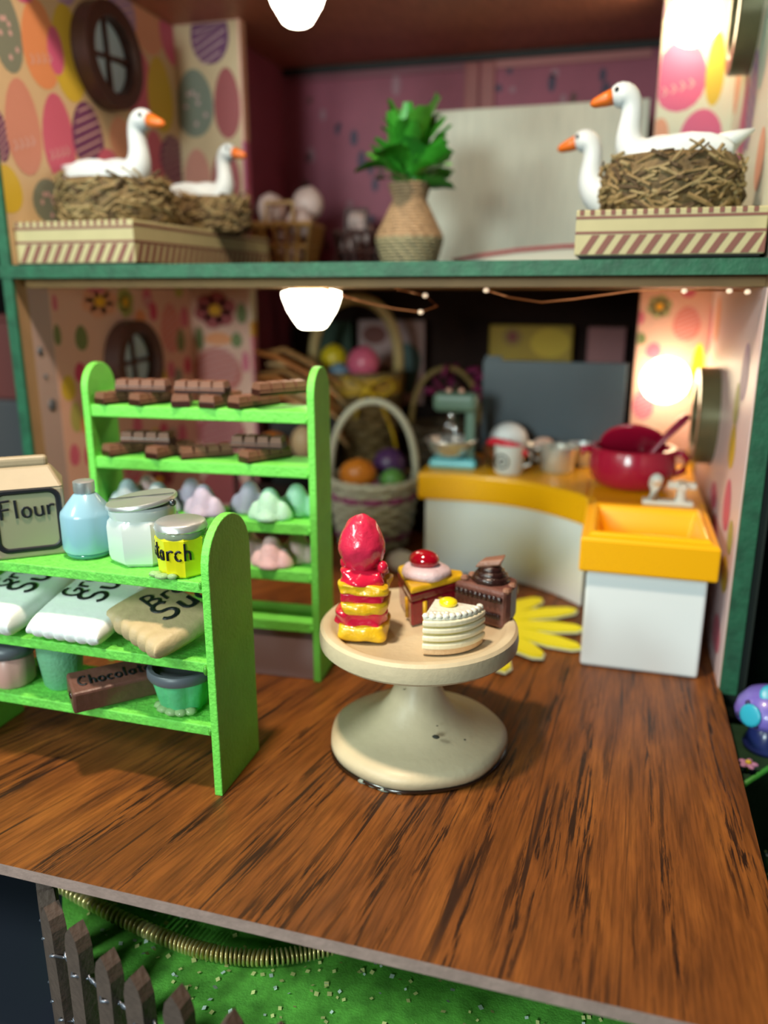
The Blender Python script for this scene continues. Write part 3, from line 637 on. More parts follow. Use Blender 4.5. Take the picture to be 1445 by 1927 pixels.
WB = M('white_bag_clay', 'f0f4f4', .35, coat=.2, bump=.2, bscale=12); BB = M('tan_bag_clay', 'b7a27c', .55, bump=.3, bscale=18, var=.12)
Z2 = FZ[1] + .002
bag('sugar_bag', 'tan brown sugar bag overhanging the shelf at a slant', (-2.17, 3.37, Z2 + .075), (R(13), R(6), R(-27)), BB, .265, .20, .062, (('Brown', -.03, -.03), ('Sugar', .13, -.05)), .12)
bag('sugar_bag', 'white sugar bag lying between another white and the tan bag', (-2.62, 3.43, Z2 + .066), (R(13), 0, R(-2)), WB, .235, .28, .062, (('Gran', -.07, -.03), ('Sugar', .09, -.05)), .115)
bag('sugar_bag', 'white sugar bag at the left end of the shelf', (-3.10, 3.41, Z2 + .055), (R(11), 0, R(-4)), WB, .21, .28, .075, (('Gran', -.03, -.03), ('Sugar', .14, -.05)), .115)
# low board
Z3 = FZ[2] + .001
GRT = M('sea_green_paint', '6fae88', .45, bump=.3, bscale=50); GRB = M('bright_sea_green', '58bd84', .3, bump=.2, bscale=30)
t = thing('green_cup', 'plain sea green cup beside the chocolate box', 'cup', (-2.84, 3.38, Z3))
smooth_by_angle(MB().lathe([(0, 0), (.085, 0), (.10, .02), (.122, .20), (.122, .26), (.105, .265), (.10, .24), (0, .24)], 32).build('body', GRT, t), 40)
t = thing('fluted_tub', 'green fluted tub with a dark grey rim beside the shelf panel', 'tub', (-2.075, 3.36, Z3))
smooth_by_angle(MB().lathe([(0, 0), (.105, 0), (.115, .01), (.15, .17), (.15, .19)], 84, sq=lambda a, r, z: 1 + .10 * abs(math.sin(3.5 * a)) - .05).build('body', GRB, t), 50)
smooth_by_angle(MB().lathe([(.12, .175), (.17, .18), (.178, .195), (.178, .225), (.17, .235), (.15, .235), (.145, .205), (0, .205)], 44).build('rim_lid', M('grey_rim', '5c626a', .4), t), 40)
m = MB()
for a in (-2.5, -2.1, -1.6, -1.2, -.8): m.ball((.12 * math.cos(a), .12 * math.sin(a), .021), (.04, .035, .02), 8)
stuff(m.build('glue_bead', M('green_clear_glue', 'b4dc9a', .08, trans=.4), t, smooth=True))
t = thing('pink_jar', 'pink jar with a dark lid at the left end of the low board', 'jar', (-3.13, 3.33, Z3))
smooth_by_angle(MB().lathe([(0, 0), (.10, 0), (.115, .02), (.115, .16), (.10, .18)], 48, sq=lambda a, r, z: 1 + .04 * abs(math.sin(4 * a))).build('body', M('dusty_pink_paint', 'c89a90', .4), t), 40)
MB().lathe([(.11, .175), (.128, .18), (.128, .235), (.115, .245), (0, .245)], 36).build('lid', M('grey_rim', '5c626a', .4), t, smooth=True)
t = thing('pale_cup', 'pale pink cup between the pink jar and the green cup', 'cup', (-3.05, 3.545, Z3))
MB().lathe([(0, 0), (.065, 0), (.075, .02), (.078, .19), (.06, .20), (0, .20)], 28).build('body', M('pale_pink_paint', 'c2aaa4', .4), t, smooth=True)
t = thing('chocolate_box', 'brown slab of chocolate with black writing, jutting off the low board', 'chocolate', (-2.46, 3.33, Z3 + .028), 0, rot=(R(13), 0, R(46)))
MB().prism([(-.24, -.10), (.25, -.10), (.25, .09), (-.24, .09)], .003, .135).build('body', M('cocoa_clay', '6a453c', .45, bump=.3, bscale=20, var=.15), t, bevel=.014)
stuff(write(MB(), 'Chocolate', .072, (-.20, -.045, .137), (1, 0, 0), (0, 1, 0), .17).build('lettering', INK, t))
MB().ball((-.238, -.03, .08), (.012, .03, .022), 10).build('dent', M('dark_chocolate', '2b1512'), t, smooth=True)

# ================================================================ KITCHEN
def curve_front(n=12):   # front edge of the long run: straight, then sweeping forward to the sink
    pts = [(-1.64, 6.72), (-1.2, 6.74)]
    for i in range(1, n + 1):
        a = i / n; pts.append((-1.2 + 1.06 * a, 6.74 - .52 * a ** 2.3))
    return pts
cf = curve_front()
BACKY = 7.72
MB().prism([(x + .06 if i == 0 else x, y + .07) for i, (x, y) in enumerate(cf)] + [(-.14, BACKY), (-1.58, BACKY)], .003, .70).build('corner_cabinet', WHITEP, None, bevel=.012)
tag(bpy.data.objects['corner_cabinet'], 'white toy corner cabinet with a curved front behind the flower mat', 'cabinet')
sk = sbox('sink_cabinet', -.10, .665, 5.22, 6.25, .003, .70, WHITEP, None, .02)
tag(sk, 'white toy sink cabinet standing by the right wall', 'cabinet')
# continuous yellow worktop with a sunk basin
wt = thing('worktop', 'glossy yellow worktop with a sunk sink basin', 'worktop', (0, 0, 0))
MB().prism(cf + [(-.14, BACKY), (-1.64, BACKY)], .702, .95).build('counter_slab', YELP, wt, bevel=.03)
m = MB()
X0, X1, Y0, Y1 = -.15, .715, 5.165, 6.28
def ring(x0, x1, y0, y1, z): return [(x0, y0, z), (x1, y0, z), (x1, y1, z), (x0, y1, z)]
rings = [ring(X0 + .02, X1 - .02, Y0 + .02, Y1 - .02, .702), ring(X0, X1, Y0, Y1, .71), ring(X0, X1, Y0, Y1, .92), ring(X0 + .012, X1 - .012, Y0 + .012, Y1 - .012, .943), ring(X0 + .05, X1 - .05, Y0 + .05, Y1 - .05, .945),
         ring(X0 + .06, X1 - .06, Y0 + .07, 6.0, .968), ring(X0 + .085, X1 - .085, Y0 + .105, 5.97, .968), ring(X0 + .10, X1 - .10, Y0 + .13, 5.94, .93), ring(X0 + .13, X1 - .13, Y0 + .19, 5.90, .76)]
vs = sum(rings, []); fs_ = [(4 * j + i, 4 * j + (i + 1) % 4, 4 * j + 4 + (i + 1) % 4, 4 * j + 4 + i) for j in range(len(rings) - 1) for i in range(4)] + [(3, 2, 1, 0), tuple(4 * (len(rings) - 1) + i for i in range(4))]
m.add(vs, fs_).build('sink_slab', YELP, wt, bevel=.012)
MB().prism([(-.149, 6.2), (.715, 6.2), (.715, BACKY), (-.149, BACKY)], .70, .948).build('corner_slab', YELP, wt, bevel=.02)
# tap
t = thing('sink_tap', 'white toy tap with a cross handle behind the yellow basin', 'tap', (.42, 6.10, .966))
WT = M('white_tap', 'd9ddd6', .4)
MB().box(-.17, .19, -.05, .05, .0, .035).build('base', WT, t, bevel=.01)
MB().tube([(-.09, 0, .03), (-.09, 0, .14), (-.085, -.01, .185), (-.08, -.05, .20), (-.08, -.09, .19)], [.05, .048, .047, .044, .04], 14).build('spout', WT, t, smooth=True)
MB().lathe([(.05, .03), (.035, .06), (.03, .13), (.04, .14), (0, .145)], 16, c=(.10, 0)).box(.0, .20, -.035, .035, .13, .175).box(.07, .13, -.09, .09, .13, .175).build('handle', WT, t, bevel=.006)
# red pot, lid and ladle
RED = M('red_enamel', 'b01438', .25, coat=.4, spec=.6)
t = thing('cooking_pot', 'big red round pot with two handles on the worktop corner', 'pot', (.17, 6.72, .951)); t.scale = (.96,) * 3
smooth_by_angle(MB().lathe([(0, .0), (.22, 0), (.295, .03), (.345, .10), (.36, .19), (.348, .27), (.335, .32), (.348, .325), (.348, .345), (.31, .345), (.305, .28), (.29, .12), (.2, .06), (0, .06)], 48).build('body', RED, t), 40)
for sx in (-1, 1):
    MB().tube([(sx * .33, 0, .31), (sx * .40, -.01, .30), (sx * (.43 if sx < 0 else .44), -.01, .26), (sx * .42, -.01, .30 if sx < 0 else .16), (sx * .34, 0, .30 if sx < 0 else .12)], .035, 10, flat=.9).build('handle', RED, t, smooth=True)
t = thing('pot_lid', 'red pot lid leaning inside the back of the red pot', 'lid', (.165, 6.81, 1.285), 0, rot=(R(-42), 0, 0))
MB().lathe([(.24, 0), (.26, .01), (.25, .03), (.17, .075), (.06, .10), (0, .105)], 40).build('dome', RED, t, smooth=True)
t = thing('ladle', 'dark red spoon handle sticking out of the red pot', 'ladle', (.30, 6.66, 1.10))
MB().tube([(-.10, -.02, -.06), (-.02, 0, .1), (.10, .02, .26), (.22, .05, .40), (.265, .06, .45)], [.024, .03, .042, .055, .04], 12, flat=.6).ball((-.10, -.02, -.05), (.05, .05, .03), 12).build('handle', M('dark_red_plastic', '8c1838', .3, coat=.2), t, smooth=True)
# stand mixer
AQ = M('aqua_plastic', '6fc4cf', .3); SGE = M('sage_green_plastic', '5c786a', .35)
WTZ = .952
t = thing('stand_mixer', 'toy stand mixer with sage green head, aqua base and steel bowl', 'mixer', (-1.37, 7.06, WTZ), R(4))
MB().prism([(-.235, -.13), (.215, -.13), (.215, .15), (-.235, .15)], 0, .085, top=[(-.21, -.11), (.20, -.11), (.20, .14), (-.21, .14)]).build('base', AQ, t, bevel=.035, seg=3)
MB().box(.09, .18, -.04, .06, .08, .56).build('column', SGE, t, bevel=.02)
MB().box(-.20, .20, -.10, .10, .50, .68).build('head', SGE, t, bevel=.06, seg=4)
smooth_by_angle(MB().lathe([(0, .09), (.11, .09), (.17, .13), (.225, .24), (.24, .245), (.235, .255), (.21, .245), (.16, .14), (0, .12)], 36, c=(-.04, 0)).build('bowl', SILVER, t), 40)
m = MB(); m.tube([(-.04, 0, .50), (-.04, 0, .42)], .03, 10)
for k in range(4):
    a = k * PI / 4; m.tube([(-.04 + r_ * math.cos(a), r_ * math.sin(a), z) for r_, z in ((0, .44), (.06, .34), (.085, .25), (.05, .19), (0, .18), (-.05, .19), (-.085, .25), (-.06, .34), (0, .44))], .008, 6)
m.build('beater', M('steel_bright', 'd5d7da', .2, 1), t, smooth=True)
for x in (-.06, .05): MB().ball((x, -.04, .69), (.03, .03, .03), 10).build('knob', M('pink_brass', 'd8b0a0', .3, .4), t, smooth=True)
# mug and small pan
t = thing('coffee_mug', 'small white mug printed with a dark round emblem', 'mug', (-.855, 6.92, WTZ)); t.scale = (1.15,) * 3
smooth_by_angle(MB().lathe([(0, 0), (.098, 0), (.11, .015), (.115, .22), (.10, .22), (.095, .03), (0, .03)], 32).build('body', M('mug_white', 'cfd2d0', .25), t), 40)
def ringp(r0, r1):
    m = MB(); n = 24; z0 = .105; vs = []
    for r_ in (r0, r1):
        for i in range(n):
            an = 2 * PI * i / n; x = -.045 + r_ * math.cos(an); vs.append((x, -math.sqrt(.1155 ** 2 - min(x, .11) ** 2) if abs(x) < .115 else 0, z0 + r_ * math.sin(an)))
    return m.add(vs, [(i, (i + 1) % n, n + (i + 1) % n, n + i) for i in range(n)])
stuff(ringp(.043, .058).build('emblem_ring', INK, t)); stuff(ringp(.001, .02).build('emblem_dot', INK, t))
MB().tube([(.10, -.02, .17), (.165, -.03, .16), (.165, -.03, .08), (.105, -.02, .06)], .014, 8).build('handle', M('mug_white', 'cfd2d0'), t, smooth=True)
t = thing('saucepan', 'small steel saucepan with a curved red handle lying over the mug', 'saucepan', (-.98, 7.14, WTZ + .10), R(0))
smooth_by_angle(MB().lathe([(0, 0), (.13, 0), (.14, .015), (.145, .10), (.13, .10), (.125, .02), (0, .02)], 32).build('body', M('copper_brown', '7a4a2c', .3, .6), t), 40)
MB().tube([(-.07, -.13, .14), (-.02, -.17, .165), (.10, -.21, .155), (.22, -.24, .125), (.28, -.25, .07)], [.035, .036, .036, .036, .03], 10).build('handle', M('bright_red_plastic', 'd02038', .3, coat=.3), t, smooth=True)
MB().lathe([(.0, -.1), (.10, -.1), (.11, -.01), (0, -.005)], 24).build('pan_stand', M('dark_brass', '5c4020', .4, .5), t)
t = thing('white_egg', 'white egg lying against the slate panel on the counter', 'egg', (-.93, 7.42, WTZ))
MB().ball((0, 0, .215), (.175, .14, .15), 24).build('shell', M('white_egg_shell', 'e2e4e4', .45), t, smooth=True)
MB().lathe([(0, 0), (.1, 0), (.1, .07), (.085, .085), (.0, .075)], 24).build('egg_cup', M('dark_brass', '5c4020'), t)
t = thing('steel_pot', 'small shiny steel pot beside the red pot', 'pot', (-.45, 7.12, WTZ))
smooth_by_angle(MB().lathe([(0, 0), (.13, 0), (.145, .02), (.155, .21), (.175, .215), (.175, .225), (.14, .22), (.13, .03), (0, .03)], 36).build('body', M('brushed_steel', 'd8d6cc', .3, .6, bump=.1, bscale=10), t), 40)
MB().tube([(-.15, 0, .19), (-.215, 0, .185), (-.215, 0, .10), (-.155, 0, .09)], .018, 8).build('handle', SILVER, t, smooth=True)
t = thing('steel_bowl', 'small steel bowl with a peach egg in front of the slate panel', 'bowl', (-.63, 7.45, WTZ))
smooth_by_angle(MB().lathe([(0, 0), (.08, 0), (.14, .07), (.17, .17), (.155, .17), (.12, .07), (0, .03)], 32).build('body', SILVER, t), 40)
o = MB().ball((0, 0, .0), (.10, .09, .08), 18).build('peach_egg', M('peach_shell', 'd2b0a0', .5), None, True, loc=(-.61, 7.44, WTZ + .16)); tag(o, 'peach coloured egg sitting in the small steel bowl', 'egg')
t = thing('steel_cup', 'small steel cup catching light left of the red pot', 'cup', (-.27, 7.42, WTZ))
smooth_by_angle(MB().lathe([(0, 0), (.09, 0), (.12, .05), (.13, .20), (.115, .20), (.10, .04), (0, .03)], 32).build('body', SILVER, t), 40)
# slate panel behind the worktop
t = thing('slate_panel', 'dark blue grey panel standing behind the counter', 'panel', (-.58, 7.745, .0))
MB().box(-.67, .67, 0, .03, .955, 1.86).build('board', M('slate_blue', '3c4a54', .35, var=.12, vscale=2), t, bevel=.006)
MB().box(-.65, -.49, .002, .028, 1.855, 1.90).build('tab', M('slate_blue', '3c4a54'), t, bevel=.004)
# flower mat
t = thing('flower_mat', 'yellow felt flower mat with white edged petals under the cake stand', 'mat', (-.92, 5.70, 0))
PY = M('yellow_felt', 'dfd71a', .7, bump=.3, bscale=60); PW = M('pale_felt_edge', 'c8ceb4', .7)
def petal(l0, l1, wd, z0, z1): 
    pts = [(l0, -wd * .45), (l0 + (l1 - l0) * .35, -wd * .85), (l0 + (l1 - l0) * .7, -wd), (l1 - .05, -wd * .62), (l1, 0), (l1 - .05, wd * .62), (l0 + (l1 - l0) * .7, wd), (l0 + (l1 - l0) * .35, wd * .85), (l0, wd * .45)]
    return MB().prism(pts, z0, z1)
pm = petal(.1, .82, .092, .014, .030).mesh('petal', PY); pe = petal(.1, .835, .102, .003, .0145).mesh('petal_backing', PW)
for i in range(15):
    a = i * 2 * PI / 15 + .1; s_ = 1 + .07 * math.sin(i * 2.3)
    p = put('petal', pm, t, (0, 0, .009 * (i % 2) + .008), (R(.3), R(-.3), a)); p.scale = (s_, .96, 1)
    q = put('petal_backing', pe, p)
MB().lathe([(0, .03), (.26, .03), (.25, .05), (0, .055)], 30).build('flower_centre', M('brown_felt', '5a3a20', .8), t)

# ================================================================ BACK ROOM, LOWER STOREY
def wicker(name, label, loc, prof, mat, bandmat=None, ribs=22, rows=9, rt=.022, rim=.035, rz=0, band=()):
    # prof: (radius, height) pairs; woven rows run in and out of upright ribs
    t = thing(name, label, 'basket', loc, rz)
    def rad(z):
        for (r0, z0), (r1, z1) in zip(prof, prof[1:]):
            if z0 <= z <= z1: return r0 + (r1 - r0) * (z - z0) / (z1 - z0)
        return prof[-1][0]
    H = prof[-1][1]
    MB().lathe([(0, .01)] + [(max(.01, r - .03), z + (.01 if z == 0 else 0)) for r, z in prof], 32, caps=False).build('liner', M('basket_liner', '3a2a1c', .8), t, smooth=True)
    for k in (0, 1):
        mb = MB(); any_ = False
        for j in range(rows):
            z = (j + .5) * H / rows
            if (k == 1) != (j in band): continue
            any_ = True; pts = []
            n = ribs * 4
            for i in range(n):
                a = 2 * PI * i / n; r_ = rad(z) + .016 * math.sin(ribs * a / 2 * 2 / 2 + PI * (j % 2))
                pts.append((r_ * math.cos(a), r_ * math.sin(a), z))
            mb.tube(pts, H / rows * .53, 6, closed=True)
        if any_: stuff(mb.build('weave' if k == 0 else 'coloured_weave', mat if k == 0 else bandmat, t, True))
    mb = MB()
    for i in range(ribs):
        a = 2 * PI * (i + .5) / ribs; mb.tube([(rad(z) * math.cos(a), rad(z) * math.sin(a), z) for z in (0, H * .33, H * .66, H)], .014, 5)
    stuff(mb.build('ribs', mat, t, True))
    mb = MB()
    for k in range(2): mb.tube([((prof[-1][0] + .012 * math.cos(12 * a_ + k * PI)) * math.cos(a_), (prof[-1][0] + .012 * math.cos(12 * a_ + k * PI)) * math.sin(a_), H + .015 * math.sin(12 * a_ + k * PI)) for a_ in [2 * PI * i / 72 for i in range(72)]], rim, 7, closed=True)
    mb.build('rim', mat, t, True)
    return t, rad
def arch(w_, h, r, mat, t, z0, twist=True, ang=0, squeeze=1):
    pts = [(w_ * math.cos(PI * i / 20), 0, z0 + h * (math.sin(PI * i / 20) ** squeeze)) for i in range(21)]
    MB().tube(pts, r, 10, up=(0, 1, 0)).build('handle', mat, t, True, rot=(0, 0, ang))
def eggo(name, label, loc, r, mat, rot=(0, 0, 0), group=None):
    o = MB().ball((0, 0, 0), r, 20, fn=lambda d: 1 - .08 * d.z).build(name, mat, None, True, loc=loc, rot=rot); tag(o, label, 'egg', group); return o
WW = M('white_wicker', 'c6c4ae', .6, bump=.2); TW = M('tan_wicker', 'b39a66', .6, bump=.2, var=.15); BW = M('brown_wicker', '7d6740', .65, var=.25, vscale=9)
t, _ = wicker('wicker_basket', 'white wicker basket with pink bands holding coloured eggs', (-2.27, 7.45, .003), [(.30, 0), (.36, .2), (.40, .45), (.43, .68)], WW, M('pink_wicker', 'a2487e', .6), band=(2, 9), rows=12)
arch(.43, .80, .035, WW, t, .66, ang=R(12), squeeze=.8)
eggo('orange_egg', 'orange speckled egg in the white wicker basket', (-2.34, 7.18, .80), (.185, .15, .15), M('orange_egg_paint', 'cf7a24', .35), (0, 0, .1))
eggo('purple_egg', 'dark purple egg at the back of the white basket', (-2.12, 7.55, .84), (.17, .16, .16), M('purple_egg_paint', '4e2f5e', .35), (0, .3, 0))
eggo('green_egg', 'green egg at the right rim of the white basket', (-2.02, 7.28, .74), (.12, .115, .11), M('green_egg_paint', '5f9a4a', .4))
t, _ = wicker('wicker_basket', 'tall tan wicker basket with a yellow ribbon bow behind', (-2.78, 8.48, .003), [(.36, 0), (.42, .6), (.46, 1.1), (.50, 1.62)], BW, rows=20, rt=.03)
MB().lathe([(.525, 1.42), (.535, 1.43), (.54, 1.60), (.53, 1.61)], 40, caps=False).build('ribbon_band', M('straw_yellow', 'c09a3c', .6, bump=.3), t, True)
arch(.48, .82, .06, TW, t, 1.60, ang=R(8), squeeze=.7)
YR = M('yellow_ribbon', 'c9a416', .5)
mb = MB()
for sx, sz in ((1, 1), (-1, 1)):
    mb.tube([(.30 + sx * p, -.53 - q, 1.50 + z) for p, q, z in ((0, 0, 0), (.10, .05, .10), (.24, .06, .15), (.30, .04, .05), (.20, .05, -.05), (.06, .03, -.02), (0, 0, 0))], .028, 8, flat=.5)
mb.tube([(.30 + p, -.55, 1.5 + z) for p, z in ((0, 0), (-.08, -.12), (-.12, -.30))], .04, 8, flat=.4); mb.tube([(.30 + p, -.55, 1.5 + z) for p, z in ((0, 0), (.16, -.14), (.28, -.42), (.36, -.75))], .036, 8, flat=.4)
mb.ball((.30, -.56, 1.5), (.05, .04, .05), 10)
mb.build('bow', YR, t, True)
eggo('yellow_egg', 'yellow egg at the left in the tall tan basket', (-3.0, 8.38, 1.80), (.15, .14, .15), M('yellow_egg_paint', 'd2b81c', .4))
eggo('pink_egg', 'pink egg at the right in the tall tan basket', (-2.63, 8.28, 1.76), (.18, .16, .19), M('pink_egg_paint', 'd2607c', .35), (0, .2, 0))
eggo('blue_egg', 'blue egg low in front in the tall tan basket', (-2.86, 8.14, 1.66), (.12, .11, .11), M('blue_egg_paint', '6d8ca4', .4))
eggo('fallen_egg', 'pale egg lying on the floor behind the cake stand', (-1.78, 6.72, .108), (.13, .105, .105), M('white_egg_shell', 'c9cbcb'))
eggo('orange_egg', 'orange egg seen between the boards of the tall green shelf', (-3.30, 7.36, 1.0), (.17, .15, .14), M('deep_orange_egg', 'b0601c', .4))
eggo('cream_egg', 'cream egg beside the orange one behind the green shelf', (-2.98, 7.38, 1.04), (.13, .12, .17), M('cream_egg_shell', 'cdb088', .45))
t = thing('crate', 'dark wooden crate carrying eggs behind the tall green shelf', 'crate', (-3.22, 7.36, 0))
for z in (.10, .42, .74):
    for y in (-.2, .2): MB().box(-.42, .42, y - .012, y + .012, z, z + .11).build('slat', DARKW, t, bevel=.004)
for x in (-.42, .42):
    for y in (-.19, .19): MB().box(x - .02, x + .02, y - .02, y + .02, .002, .86).build('post', DARKW, t)
MB().box(-.42, .42, -.2, .2, .84, .862).build('lid_board', DARKW, t)
# bundle of curled bark strips
t = thing('bark_bundle', 'curled bundle of orange tan bark strips behind the shelf', 'bark', (-3.10, 7.76, 1.45))
rnd = random.Random(8)
BK = [M('bark_tan', 'a97844', .6, var=.3, vscale=9), M('bark_orange', 'b06a30', .55, var=.25, vscale=8), M('bark_pale', 'c8a878', .6)]
for i in range(9):
    x = rnd.uniform(-.15, .1); y = rnd.uniform(-.08, .08); z = .42 - i * .07
    MB().tube([(-.42 + x, y, z + rnd.uniform(-.02, .1)), (-.15 + x, y, z + .04), (.15 + x, y, z - .10), (.42 + x * .5, y, z - .32 + rnd.uniform(-.06, .03))], [.03, .055, .055, .025], 8, flat=.6).build('bark_strip', BK[i % 3], t, True)
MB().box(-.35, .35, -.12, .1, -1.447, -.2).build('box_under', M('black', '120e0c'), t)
# things standing against the back wall
def box_thing(name, label, cat, x0, x1, y, z0, z1, mat, d=.12):
    t = thing(name, label, cat, ((x0 + x1) / 2, y, z0)); MB().box(-(x1 - x0) / 2, (x1 - x0) / 2, 0, d, 0, z1 - z0).build('body', mat, t, bevel=.008); return t
sb_ = sbox('back_sideboard', -3.4, .1, 9.1, 9.48, .003, 1.2, M('black_brown_wood', '1c1310', .8, spec=.2, var=.2, stretch=(1, 1, 6)), None, .01); tag(sb_, 'black brown sideboard along the lower back wall', 'sideboard')
box_thing('green_box', 'dark green box standing at the back left', 'box', -3.50, -3.06, 9.15, 1.203, 2.15, M('deep_green_card', '1c3a24', .6))
t = box_thing('picture_card', 'pale pink picture card with a rust blot and a teal shape', 'card', -2.98, -2.18, 9.20, 1.203, 2.17, M('pale_pink_card', 'a88a88', .6), .03)
MB().poly([(-.2 + .15 * math.cos(2 * PI * i / 16), -.003, .80 + .11 * math.sin(2 * PI * i / 16)) for i in range(16)]).build('rust_blot', M('rust_print', '6c3226', .6), t)
MB().poly([(.20 + .16 * math.cos(2 * PI * i / 16) + .03 * math.sin(6 * PI * i / 16), -.003, .42 + .30 * math.sin(2 * PI * i / 16)) for i in range(16)]).build('teal_shape', M('teal_print', '3c5450', .6), t)
t = box_thing('yellow_box', 'yellow packet with a dark red flower emblem above the slate panel', 'box', -1.42, -.50, 9.2, 1.203, 2.13, M('ochre_card', 'a58a1e', .6))
MB().poly([(-.20 + .11 * math.cos(2 * PI * i / 16), -.003, .80 + .10 * math.sin(2 * PI * i / 16)) for i in range(16)]).build('emblem_disc', M('ochre_dark', '8a6a2a', .6), t)
MB().poly([(-.20 + (.035 + .03 * (i % 2)) * math.cos(2 * PI * i / 12), -.005, .80 + (.035 + .03 * (i % 2)) * math.sin(2 * PI * i / 12)) for i in range(12)]).build('emblem_flower', M('dark_red_print', '7a1830', .6), t)
MB().poly([(.22 + .22 * math.cos(2 * PI * i / 16), -.003, .74 + .16 * math.sin(2 * PI * i / 16)) for i in range(16)]).build('yellow_patch', M('lemon_print', 'c8ac28', .6), t)
box_thing('pink_box', 'dusty pink box at the right end of the back wall', 'box', -.34, .06, 9.2, 1.203, 2.12, M('dusty_pink_card', 'a06a6c', .6))
# dark basket with a thin handle and magenta blossoms behind the mixer
t, _ = wicker('dark_basket', 'dark basket with a thin tan handle behind the mixer', (-1.72, 8.3, .003), [(.30, 0), (.34, .6), (.36, 1.1)], M('dark_wicker', '3a2c18', .7), rows=14)
arch(.36, .62, .028, M('olive_wicker', '7d6838', .6), t, 1.1, ang=R(15), squeeze=.8)
t = thing('magenta_blossom', 'deep magenta blossoms behind the mixer head', 'flower', (-1.62, 8.35, 1.1))
MBL = M('magenta_petals', '741448', .6); rnd = random.Random(4)
for i in range(26):
    a, b_ = rnd.uniform(0, 2 * PI), rnd.uniform(.1, .34); z = rnd.uniform(.2, .62)
    MB().ball((0, 0, 0), (.085, .05, .018), 8).build('petal', MBL, t, True, loc=(b_ * math.cos(a), b_ * .5 * math.sin(a), z), rot=(rnd.uniform(-1, 1), rnd.uniform(-1, 1), a))
MB().tube([(0, 0, .02), (.02, 0, .3), (-.02, 0, .45)], .03, 6).build('stem', M('stem_dark', '26331a', .7), t)

# ================================================================ LAMPS AND LIGHT STRING
def lamp(name, label, loc, top, lum):
    t = thing(name, label, 'lamp', loc); t.scale = (.9,) * 3
    MB().lathe([(.13, top - .012), (.12, top), (0, top)], 32).build('base_cap', M('white_cap', 'd8cfae', .4), t)
    MB().lathe([(0, 0), (.085, 0), (.115, .018), (.15, .07), (.195, .14), (.222, .21), (.24, top - .055), (.235, top - .03), (.17, top - .012), (.12, top - .012)], 36).build('lamp_shade', M('lit_frosted_glass', 'fff3d6', .4, emit=lum), t, smooth=True); return t
lamp('ceiling_lamp', 'frosted white lamp under the slab of the lower room', (-2.148, 5.55, 2.234), .318, 13)
t = lamp('ceiling_lamp', 'glowing frosted lamp hanging in the upper room', (-2.302, 5.80, 4.267), .36, 29)
MB().lathe([(.03, .355), (.03, .757)], 12).build('stem', M('white_cap', 'd8cfae'), t)
def bulb(label, loc, lum):
    t = thing('wall_bulb', label, 'bulb', loc, 0, None, rot=(R(90), 0, 0))
    MB().lathe([(.09, -.245), (.09, -.2), (.06, -.15)], 20).build('socket', M('white_cap', 'd8cfae'), t)
    MB().ball((0, 0, 0), (.215, .21, .19), 24).build('globe', M('lit_warm_glass_%d' % lum, 'ffe7be', .4, emit=lum), t, smooth=True)  # globe oversized so its shape takes in the bloom round the bulb
    return t
bulb('glowing round bulb on the right return wall of the lower room', (.425, 7.745, 1.715), 13)
bulb('glowing round bulb on the right return wall of the upper room', (.39, 7.745, 4.64), 13)
t = thing('fairy_light_string', 'thin copper wire of tiny lights under the slab', 'light string', (0, 0, 0))
COP = M('copper_wire', 'b06a40', .3, .8)
for nm, pts in (('wire', [(-1.5, 5.45, 2.515), (-1.30, 5.5, 2.47), (-1.22, 5.52, 2.40), (-1.33, 5.5, 2.36), (-1.5, 5.48, 2.38), (-1.75, 5.45, 2.43), (-2.0, 5.4, 2.515)]), ('wire', [(-.85, 5.3, 2.504), (-.7, 5.33, 2.46), (-.5, 5.36, 2.43), (-.3, 5.36, 2.45), (.05, 5.33, 2.50), (.4, 5.27, 2.505), (.72, 5.26, 2.50)])):
    mb = MB(); mb.tube(pts, .006, 6); mb.build(nm, COP, t, True)
for p in ((-1.30, 5.5, 2.47), (-1.33, 5.5, 2.36), (-.85, 5.3, 2.504), (.35, 5.27, 2.50), (.60, 5.26, 2.50), (.70, 5.26, 2.495)):
    MB().ball((0, 0, 0), (.02, .016, .016), 10).build('tiny_light', M('warm_bead', 'ffe0c0', .1, coat=1, emit=.6), t, True, loc=p)

